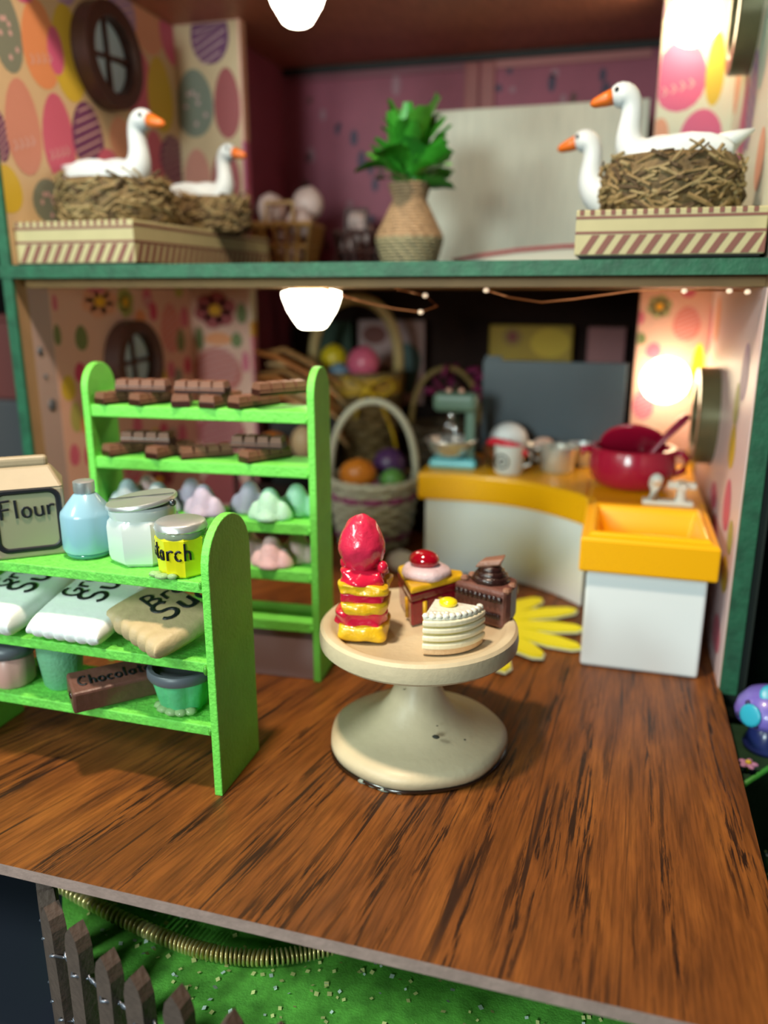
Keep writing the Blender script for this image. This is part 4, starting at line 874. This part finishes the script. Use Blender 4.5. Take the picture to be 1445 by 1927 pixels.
# ================================================================ UPPER STOREY
ZU = 2.682
BLK = M('cream_block', 'b3ac82', .55, var=.06); BST = M('brown_stripe_print', '7a4c42', .6); BSIDE = BLK
def striped_block(label, x0, x1, y0, y1, z0, z1):
    t = thing('striped_block', label, 'block', ((x0 + x1) / 2, y0, z0)); hw, d, h = (x1 - x0) / 2, y1 - y0, z1 - z0
    MB().box(-hw, hw, 0, d, .012, h).build('body', BLK, t, bevel=.008)
    MB().box(-hw + .02, hw - .02, .02, d - .02, 0, .012).build('dark_foot', BLACK, t)
    m = MB(); e = .002; hz = lambda f: .012 + (h - .012) * f
    def front(pts): m.poly([(x, -e, z) for x, z in pts])
    def side(pts, s): m.poly([(s * (hw + e), y, z) for y, z in pts])
    front([(-hw, hz(.47)), (hw, hz(.47)), (hw, hz(.53)), (-hw, hz(.53))]); front([(-hw, hz(.80)), (hw, hz(.80)), (hw, hz(.86)), (-hw, hz(.86))])
    n = int(2 * hw / .085)
    for i in range(n):
        x = -hw + .09 * i + .03
        front([(min(x, hw), hz(.03)), (min(x + .045, hw), hz(.03)), (min(x + .115, hw), hz(.45)), (min(x + .07, hw), hz(.45))])
    for i in range(int(2 * hw / .06)):
        x = -hw + .06 * i + .02; front([(x, hz(.88)), (x + .026, hz(.88)), (x + .026, hz(.99)), (x, hz(.99))])
        m.poly([(x, .003, h + e), (x + .026, .003, h + e), (x + .026, .06, h + e), (x, .06, h + e)])
    s = 1
    side([(0, hz(.47)), (d, hz(.47)), (d, hz(.53)), (0, hz(.53))], s); side([(0, hz(.86)), (d, hz(.86)), (d, hz(.92)), (0, hz(.92))], s)
    for i in range(int(d / .09)):
        y = .09 * i + .02; side([(y, hz(.03)), (y + .045, hz(.03)), (min(d, y + .1), hz(.45)), (min(d, y + .055), hz(.45))], s)
    stuff(m.build('stripe_print', BST, t)); return t
striped_block('long cream and brown striped block under two goose nests', -4.33, -3.335, 5.19, 7.5, ZU, 2.985)
striped_block('short cream and brown striped block under the right nest', -.305, .755, 5.2, 6.75, ZU + .012, 2.965)
NESTM = M('nest_straw', '6e5b3a', .75, bump=.8, bscale=26, var=.5, vscale=16); TWG = [M('twig_dark', '4a3a24', .8), M('twig_mid', '84704a', .7), M('twig_pale', '8f7f58', .7)]
def nest(label, loc, rx, ry, h, seed):
    t = thing('bird_nest', label, 'nest', loc); rnd = random.Random(seed)
    prof = [(.0, .0), (.86, .0), (.95, .12), (1, .45), (.97, .8), (.88, 1.0), (.74, .98), (.6, .6), (0, .45)]
    mb = MB(); mb.M = Matrix.Diagonal((rx, ry, h, 1)); mb.lathe(prof, 48, sq=lambda a, r, z: 1 + .05 * noise.noise(Vector((3 * math.cos(a) + seed, 3 * math.sin(a), z * 4))))
    mb.build('nest_bowl', NESTM, t, True)
    mb = MB()
    for i in range(300):
        a = rnd.uniform(0, 2 * PI); z = rnd.uniform(.06, 1.02); k = 1 - .12 * abs(z - .5) ** 2 * 2 + rnd.uniform(-.01, .05); l = rnd.uniform(.12, .4); s_ = rnd.choice((-1, 1)); dz = rnd.uniform(-.28, .28)
        pts = []
        for j in range(4):
            aa = a + s_ * l * j / 3; kk = k + .02 * math.sin(j * 2 + i)
            pts.append((rx * kk * math.cos(aa), ry * kk * math.sin(aa), max(.01, h * (z + dz * j / 3))))
        mb.k = rnd.choice((0, 1, 1, 2)); mb.tube(pts, rnd.uniform(.006, .014), 5)
    stuff(mb.build('twigs', TWG, t)); return t
nest('big twig nest at front left of the long striped block', (-3.86, 5.80, 2.987), .44, .40, .33, 1)
nest('smaller dark nest behind, at the right end of the long block', (-3.50, 6.66, 2.987), .34, .34, .28, 2)
nest('wide twig nest on the short right striped block', (.235, 5.72, 2.967), .42, .36, .34, 3)
GW = M('goose_white', 'c9d3d8', .4); BK_ = M('goose_beak', 'd2691e', .4); EYE = M('goose_eye', '20242c', .2)
def goose(label, loc, rz, s_=1, neck=1, tail=.0, turn=0):
    t = thing('goose', label, 'goose', loc, rz); t.scale = (s_,) * 3
    P_ = [(-.40, .24 + tail, .008), (-.33, .21 + tail * .7, .04), (-.24, .17, .095), (-.12, .145, .14), (.02, .14, .155), (.13, .16, .145), (.20, .20, .105), (.235, .26, .082), (.235, .33, .066), (.225, .40, .06)]
    hz = .40 + .10 * (neck - 1)
    P_ += [(.225, hz + .05, .06), (.24, hz + .09, .068), (.272, hz + .115, .078), (.315, hz + .115, .07), (.35, hz + .105, .04)]
    MB().tube([(x, 0, z) for x, z, r in P_], [r for x, z, r in P_], 18, up=(0, 1, 0)).build('body', GW, t, True, sub=1)
    for sy in (-1, 1):
        MB().ball((-.10, sy * .118, .185), (.24, .045, .10), 14).tube([(-.2, sy * .10, .20), (-.34, sy * .06, .235 + tail * .6), (-.43, sy * .035, .265 + tail)], [.06, .04, .008], 8).build('wing', GW, t, True)
        MB().ball((.315, sy * .062, hz + .132), (.015, .012, .015), 8).build('eye', EYE, t, True)
    MB().tube([(.33, 0, hz + .11), (.38, 0, hz + .095), (.44, 0, hz + .078), (.46, 0, hz + .072)], [.046, .04, .026, .008], 10, up=(0, 1, 0)).build('beak', BK_, t, True)
    return t
goose('white goose sitting in the big left nest, facing right', (-3.86, 5.80, 3.15), R(-8), 1.13, 1.0)
goose('white goose in the smaller left nest behind, facing right', (-3.56, 6.66, 3.11), R(-8), 1.0, 1.0)
goose('large white goose in the right nest, facing left, tail raised', (.215, 5.72, 3.12), R(180), 1.1, 1.0, .03)
goose('white goose half hidden behind the right nest', (-.04, 6.37, 2.972), R(168), 1.12, 1.0)
# wooden headboard, cushion, vase with greenery
PAN = M('pale_birch', 'ddd8c4', .5, var=.10, vscale=3.5, stretch=(9, 1, .7))
t = thing('wooden_panel', 'pale birch panel leaning on the mauve wall behind the vase', 'panel', (-1.06, 8.72, ZU)); MB().box(-1.17, 1.17, 0, .05, .002, 1.585).build('board', PAN, t, bevel=.01)
t = thing('cushion', 'white cushion with red piping at the foot of the birch panel', 'cushion', (-.75, 7.55, ZU))
pr = [(-.78, .085), (-.5, .13), (-.2, .168), (.2, .195), (.6, .205), (.82, .205)]
mb = MB(); n = len(pr); mb.add([(x, 0, .003) for x, z in pr] + [(x, 0, z) for x, z in pr] + [(x, .8, .003) for x, z in pr] + [(x, .8, z * .9) for x, z in pr],
   [(i, i + 1, n + i + 1, n + i) for i in range(n - 1)] + [(n + i, n + i + 1, 3 * n + i + 1, 3 * n + i) for i in range(n - 1)] + [(2 * n + i + 1, 2 * n + i, 3 * n + i, 3 * n + i + 1) for i in range(n - 1)] + [(0, n, 3 * n, 2 * n), (n - 1, 3 * n - 1, 4 * n - 1, 2 * n - 1), tuple(range(n))[::-1] and (0, 2 * n, 3 * n - 1, n - 1)]).build('pad', M('white_cloth', 'cfccbc', .7), t)
MB().tube([(x, -.005, z) for x, z in pr], .017, 8, up=(0, 1, 0)).build('red_piping', M('red_cord', 'a8303a', .5), t, True)
t = thing('woven_vase', 'woven raffia vase with a narrow neck, holding greenery', 'vase', (-1.80, 7.0, ZU))
RAF = [M('raffia_tan', 'a58a6a', .65, var=.3, vscale=22), M('raffia_grey', '8f8a6c', .65, var=.3, vscale=22)]
def vr(z): 
    for (a, r0), (b_, r1) in zip(VP, VP[1:]):
        if a <= z <= b_: return r0 + (r1 - r0) * (z - a) / (b_ - a)
VP = [(0, .20), (.08, .235), (.22, .275), (.27, .275), (.56, .125), (.68, .165)]
MB().lathe([(0, .003)] + [(r - .015, z + .003) for z, r in VP] + [(.12, .66), (.1, .5), (0, .5)], 32).build('core', RAF[0], t, True)
for nm, za, zb, mt in (('lower_coils', 0, .25, RAF[1]), ('upper_coils', .25, .685, RAF[0])):
    mb = MB(); z = za + .014
    while z < zb:
        mb.tube([((vr(min(z, .68)) + .007 * math.sin(a * 17 + z * 300)) * math.cos(a), (vr(min(z, .68)) + .007 * math.sin(a * 17 + z * 300)) * math.sin(a), z) for a in [2 * PI * i / 68 for i in range(68)]], .015, 5, closed=True); z += .026
    stuff(mb.build(nm, mt, t, True))
t = thing('leafy_bouquet', 'bunch of bright green lobed leaves in the woven vase', 'plant', (-1.80, 7.0, ZU + .62)); t.scale = (1.1,) * 3
LF = [M('leaf_green', '48a834', .35, var=.3, vscale=12), M('leaf_dark_green', '2f7a28', .4), M('leaf_bright', '6cc644', .35)]
def leaf(l, w_, curl):
    mb = MB(); n = 9; vs = []
    for i in range(n):
        s_ = i / (n - 1); hw_ = w_ * math.sin(PI * min(1, s_ * .80 + .08)) ** .7 * (1 + .14 * math.sin(i * 2.4)); z = curl * s_ * s_
        for k in (-1, -.5, 0, .5, 1): vs.append((l * s_, hw_ * k, z + .25 * hw_ * abs(k)))
    fs_ = [(5 * i + k, 5 * i + k + 1, 5 * i + 6 + k, 5 * i + 5 + k) for i in range(n - 1) for k in range(4)]
    return mb.add(vs, fs_)
lm = [[leaf(l, w_, c).mesh('leaf', m_, True) for m_ in LF] for l, w_, c in ((.31, .085, -.06), (.27, .105, -.10), (.34, .065, -.02))]
rnd = random.Random(11)
for i in range(46):
    a = i * 2.39996; tilt = rnd.uniform(.25, 1.35) if i > 12 else rnd.uniform(.0, .5); rr = .05 + .06 * rnd.random(); z0 = .0 + .22 * rnd.random()
    o = put('leaf', lm[i % 3][rnd.choice((0, 0, 1, 2))], t, (rr * math.cos(a), rr * math.sin(a), z0 + (.12 if tilt < .7 else .02)), (rnd.uniform(-.5, .5), -(PI / 2 - tilt), a)); o.scale = (rnd.uniform(.85, 1.2),) * 3
mb = MB()
for i in range(14):
    a = i * 2.4; mb.tube([(.03 * math.cos(a), .03 * math.sin(a), -.1), (.06 * math.cos(a), .06 * math.sin(a), .25)], .009, 5)
stuff(mb.build('stems', LF[1], t))
# lattice baskets of eggs
def lattice(label, loc, rz, w_, b_, h, mat, handle):
    t = thing('lattice_basket', label, 'basket', loc, rz)
    MB().box(-b_, b_, -b_, b_, .0, .03).build('bottom', mat, t)
    mb = MB()
    for z, k in ((h, 0), (h * .55, 1)):
        q = b_ + (w_ - b_) * z / h; mb.tube([(-q, -q, z), (q, -q, z), (q, q, z), (-q, q, z)], .028 if k == 0 else .02, 6, closed=True)
    mb.build('rim', mat, t)
    for s_ in range(4):
        for i in range(6):
            f = -1 + 2 * i / 5 if i else -1
            m2 = MB().tube([(f * b_, -b_, .01), (f * w_, -w_, h)], .022, 5).build('slat', mat, t, rot=(0, 0, s_ * PI / 2))
    MB().tube([(-w_ * .45, -w_, h), (-w_ * .45, -w_ * .98, h + handle), (w_ * .45, -w_ * .98, h + handle), (w_ * .45, -w_, h)], .026, 6, up=(0, 1, 0)).build('handle', mat, t)
    return t
lattice('tan lattice basket piled with pale eggs', (-3.38, 8.10, ZU), R(8), .31, .22, .46, M('tan_lattice', 'b88848', .5), .20)
lattice('dark brown lattice basket with pale eggs, behind the tan one', (-2.80, 8.72, ZU), R(10), .24, .18, .42, M('dark_lattice', '4a2620', .5), .22)
PE = M('pale_pink_egg', 'e2c6c0', .45)
for i, (x, y, z, r, lb) in enumerate([(-3.52, 8.0, 3.30, .16, 'pale egg behind the handle of the tan basket'), (-3.22, 8.28, 3.38, .165, 'topmost pale egg in the tan lattice basket'), (-3.20, 7.97, 3.16, .14, 'pale egg at the right rim of the tan basket'), (-3.50, 8.30, 3.10, .15, 'pale egg low at the back of the tan basket'), (-3.38, 8.1, 2.90, .15, 'pale egg seen through the slats of the tan basket'),
    (-2.84, 8.80, 3.24, .12, 'topmost pale egg in the dark lattice basket'), (-2.72, 8.62, 3.10, .11, 'pale egg at the front of the dark basket'), (-2.89, 8.66, 2.98, .11, 'pale egg low in the dark lattice basket')]):
    eggo('pale_egg', lb, (x, y, z), (r, r * .92, r * 1.05), PE, (0, .3 * math.sin(i * 2), 0), 'pale eggs in the lattice baskets')

# ================================================================ IN FRONT AND BESIDE THE DECK
t = thing('picket_fence', 'dark wooden picket fence with twisted wire at the front left', 'fence', (0, 0, 0))
FP = M('picket_wood', '5a4a42', .65, var=.2, vscale=12, bump=.3, bscale=30)
fence = [(-2.50, 2.70), (-2.42, 2.59), (-2.335, 2.50), (-2.235, 2.425), (-2.075, 2.36), (-1.875, 2.285), (-1.665, 2.215), (-1.46, 2.175), (-1.25, 2.15), (-1.04, 2.14), (-.83, 2.14), (-.62, 2.15)]
pm = MB(); pw, pt, ph = .052, .034, .86
pm.add([(x, y, z) for y in (-pt, pt) for x, z in ((-pw, 0), (pw, 0), (pw, ph - .11), (pw * .72, ph - .05), (0, ph), (-pw * .72, ph - .05), (-pw, ph - .11))], [(0, 1, 2, 3, 4, 5, 6), (13, 12, 11, 10, 9, 8, 7)] + [(i, 7 + i, 7 + (i + 1) % 7, (i + 1) % 7) for i in range(7)])
pme = pm.mesh('picket', FP)
for i, (x, y) in enumerate(fence):
    a, b_ = fence[max(0, i - 1)], fence[min(len(fence) - 1, i + 1)]
    put('picket', pme, t, (x, y, -.998 + .012 * math.sin(i * 2.1)), (0, R(1.5) * math.sin(i * 1.7), math.atan2(b_[1] - a[1], b_[0] - a[0])))
WIRE = M('grey_wire', '7c8290', .35, .7)
for z in (-.36, -.72):
    for ph_ in (0, PI):
        pts = []
        for i in range(len(fence) - 1):
            for j in range(10):
                f = j / 10; x = fence[i][0] + (fence[i + 1][0] - fence[i][0]) * f; y = fence[i][1] + (fence[i + 1][1] - fence[i][1]) * f
                d = math.cos(2 * PI * f + ph_); side = -1 if ph_ == 0 else 1
                pts.append((x, y + side * .056 * abs(math.cos(PI * f)) ** .5 if f in (0,) else y + side * .05 * max(0, math.cos(2 * PI * f)), z - .03 * math.sin(PI * f) + .008 * math.sin(6 * PI * f + ph_)))
        MB().tube(pts, .007, 5).build('wire', WIRE, t, True)
t = thing('gold_chain', 'gold snake chain curving over the green glitter sheet', 'chain', (0, 0, 0))
GOLD = M('gold_metal', 'ffe9a8', .3, .75)
cp_ = [(-3.0, 3.22), (-2.83, 3.11), (-2.43, 3.0), (-2.05, 2.925), (-1.75, 2.90), (-1.47, 2.945), (-1.22, 3.07), (-1.05, 3.22)]
def cr(p, f):
    n = len(p) - 1; i = min(int(f * n), n - 1); u = f * n - i; q = [Vector(p[max(0, min(n, i + k))]) for k in (-1, 0, 1, 2)]
    return .5 * ((2 * q[1]) + (q[2] - q[0]) * u + (2 * q[0] - 5 * q[1] + 4 * q[2] - q[3]) * u * u + (3 * q[1] - q[0] - 3 * q[2] + q[3]) * u ** 3)
lk = MB().lathe([(.012, -.0065), (.036, -.0065), (.042, -.003), (.042, .003), (.036, .0065), (.012, .0065)], 14).mesh('link', GOLD, True)
for i in range(86):
    p, q = cr(cp_, i / 86), cr(cp_, (i + .6) / 86); a = math.atan2(q.y - p.y, q.x - p.x)
    put('link', lk, t, (p.x, p.y, -.747 + .042), (0, R(90), a + .18 * math.sin(i * .5)))
o = MB().ball((0, 0, 0), (.04, .03, .03), 10).build('seed_bead', M('brown_bead', '5a4630', .35, .3), None, True, loc=(-2.30, 3.25, -.717)); tag(o, 'tiny brown bead on the green sheet just under the deck edge', 'bead')
b = MB().prism([(.83, 4.345), (1.03, 4.60), (1.3, 4.98), (2.2, 5.4), (2.2, 9), (.96, 9), (.96, 5.05), (.83, 5.05)], -.748, -.20)
structure(b.build('garden_ledge', M('dark_moss_green', '173a20', .7, var=.3, vscale=9, bump=.4)))
o = MB().tube([(.845, 4.335, -.20), (1.03, 4.575, -.20), (1.3, 4.955, -.20), (2.2, 5.375, -.20)], .016, 8).build('ledge_cord', M('bright_green_cord', '3f9a3c', .5), None, True); tag(o, 'bright green cord along the rim of the garden ledge', 'cord')
t = thing('toy_mushroom', 'purple toy mushroom with turquoise spots beside the right wall', 'mushroom', (1.035, 4.80, -.198))
MB().lathe([(0, 0), (.12, 0), (.13, .03), (.10, .10), (.085, .20), (0, .21)], 28).build('stem', M('navy_stem', '26306c', .3, coat=.3), t, True)
MB().lathe([(0, .185), (.13, .18), (.185, .20), (.195, .24), (.18, .30), (.135, .36), (.07, .395), (0, .405)], 40).build('cap', M('violet_cap', '6f62c0', .35, coat=.3), t, True)
def on_cap(a, f, r, mat, nm):   # a flat spot following the cap
    z = .24 + .16 * f; rr = .192 * math.sqrt(max(0, 1 - f * f * .98)); MB().ball((0, 0, 0), (r, r, .012), 14).build(nm, mat, t, True, loc=(rr * math.cos(a), rr * math.sin(a), z), rot=(0, R(90) - math.atan2(f, 1.0) * 1.1, a))
TQ = M('turquoise_spot', '2fa9c8', .35); DOT = M('dark_dot', '2c2458', .5)
on_cap(R(-133), .22, .07, TQ, 'spot'); on_cap(R(-100), .93, .07, TQ, 'spot')
for a, f in ((-95, .1), (-85, .2), (-90, -.1), (-120, -.1), (-160, -.02), (-80, .45), (-150, .55), (-70, .0)): on_cap(R(a), f, .017, DOT, 'dot')
t = thing('toy_flower', 'tiny pink flower with a yellow heart at the deck edge', 'flower', (.90, 4.50, -.198))
for i in range(5): MB().ball((0, 0, 0), (.03, .022, .012), 8).build('petal', M('lilac_pink_petal', 'c088b0', .5), t, True, loc=(.03 * math.cos(i * 1.257), .03 * math.sin(i * 1.257), .05), rot=(0, 0, i * 1.257))
MB().ball((0, 0, .06), (.02, .02, .015), 8).tube([(0, 0, 0), (0, 0, .05)], .008, 5).build('heart', M('yellow_heart', 'd8c030', .5), t, True)
# dim clutter of the room beside the house on the left
t = thing('grey_case', 'dim grey case beyond the house on the far left', 'case', (-6.1, 7.2, -1.0)); MB().box(-.5, .5, -.3, .3, 0, 2.4).build('body', M('dim_grey', '4a4d52', .6), t, bevel=.03)
MB().box(-.5, .5, -.31, -.30, 1.55, 1.60).build('pale_strip', M('dim_pale', '9a9488', .6), t)
t = thing('red_box', 'dull red box standing on the grey case', 'box', (-6.1, 7.2, 1.402)); MB().box(-.4, .4, -.25, .25, 0, .8).box(-.42, .42, -.27, .27, .8, .86).build('body', M('dull_red', '6a3836', .6), t, bevel=.02)
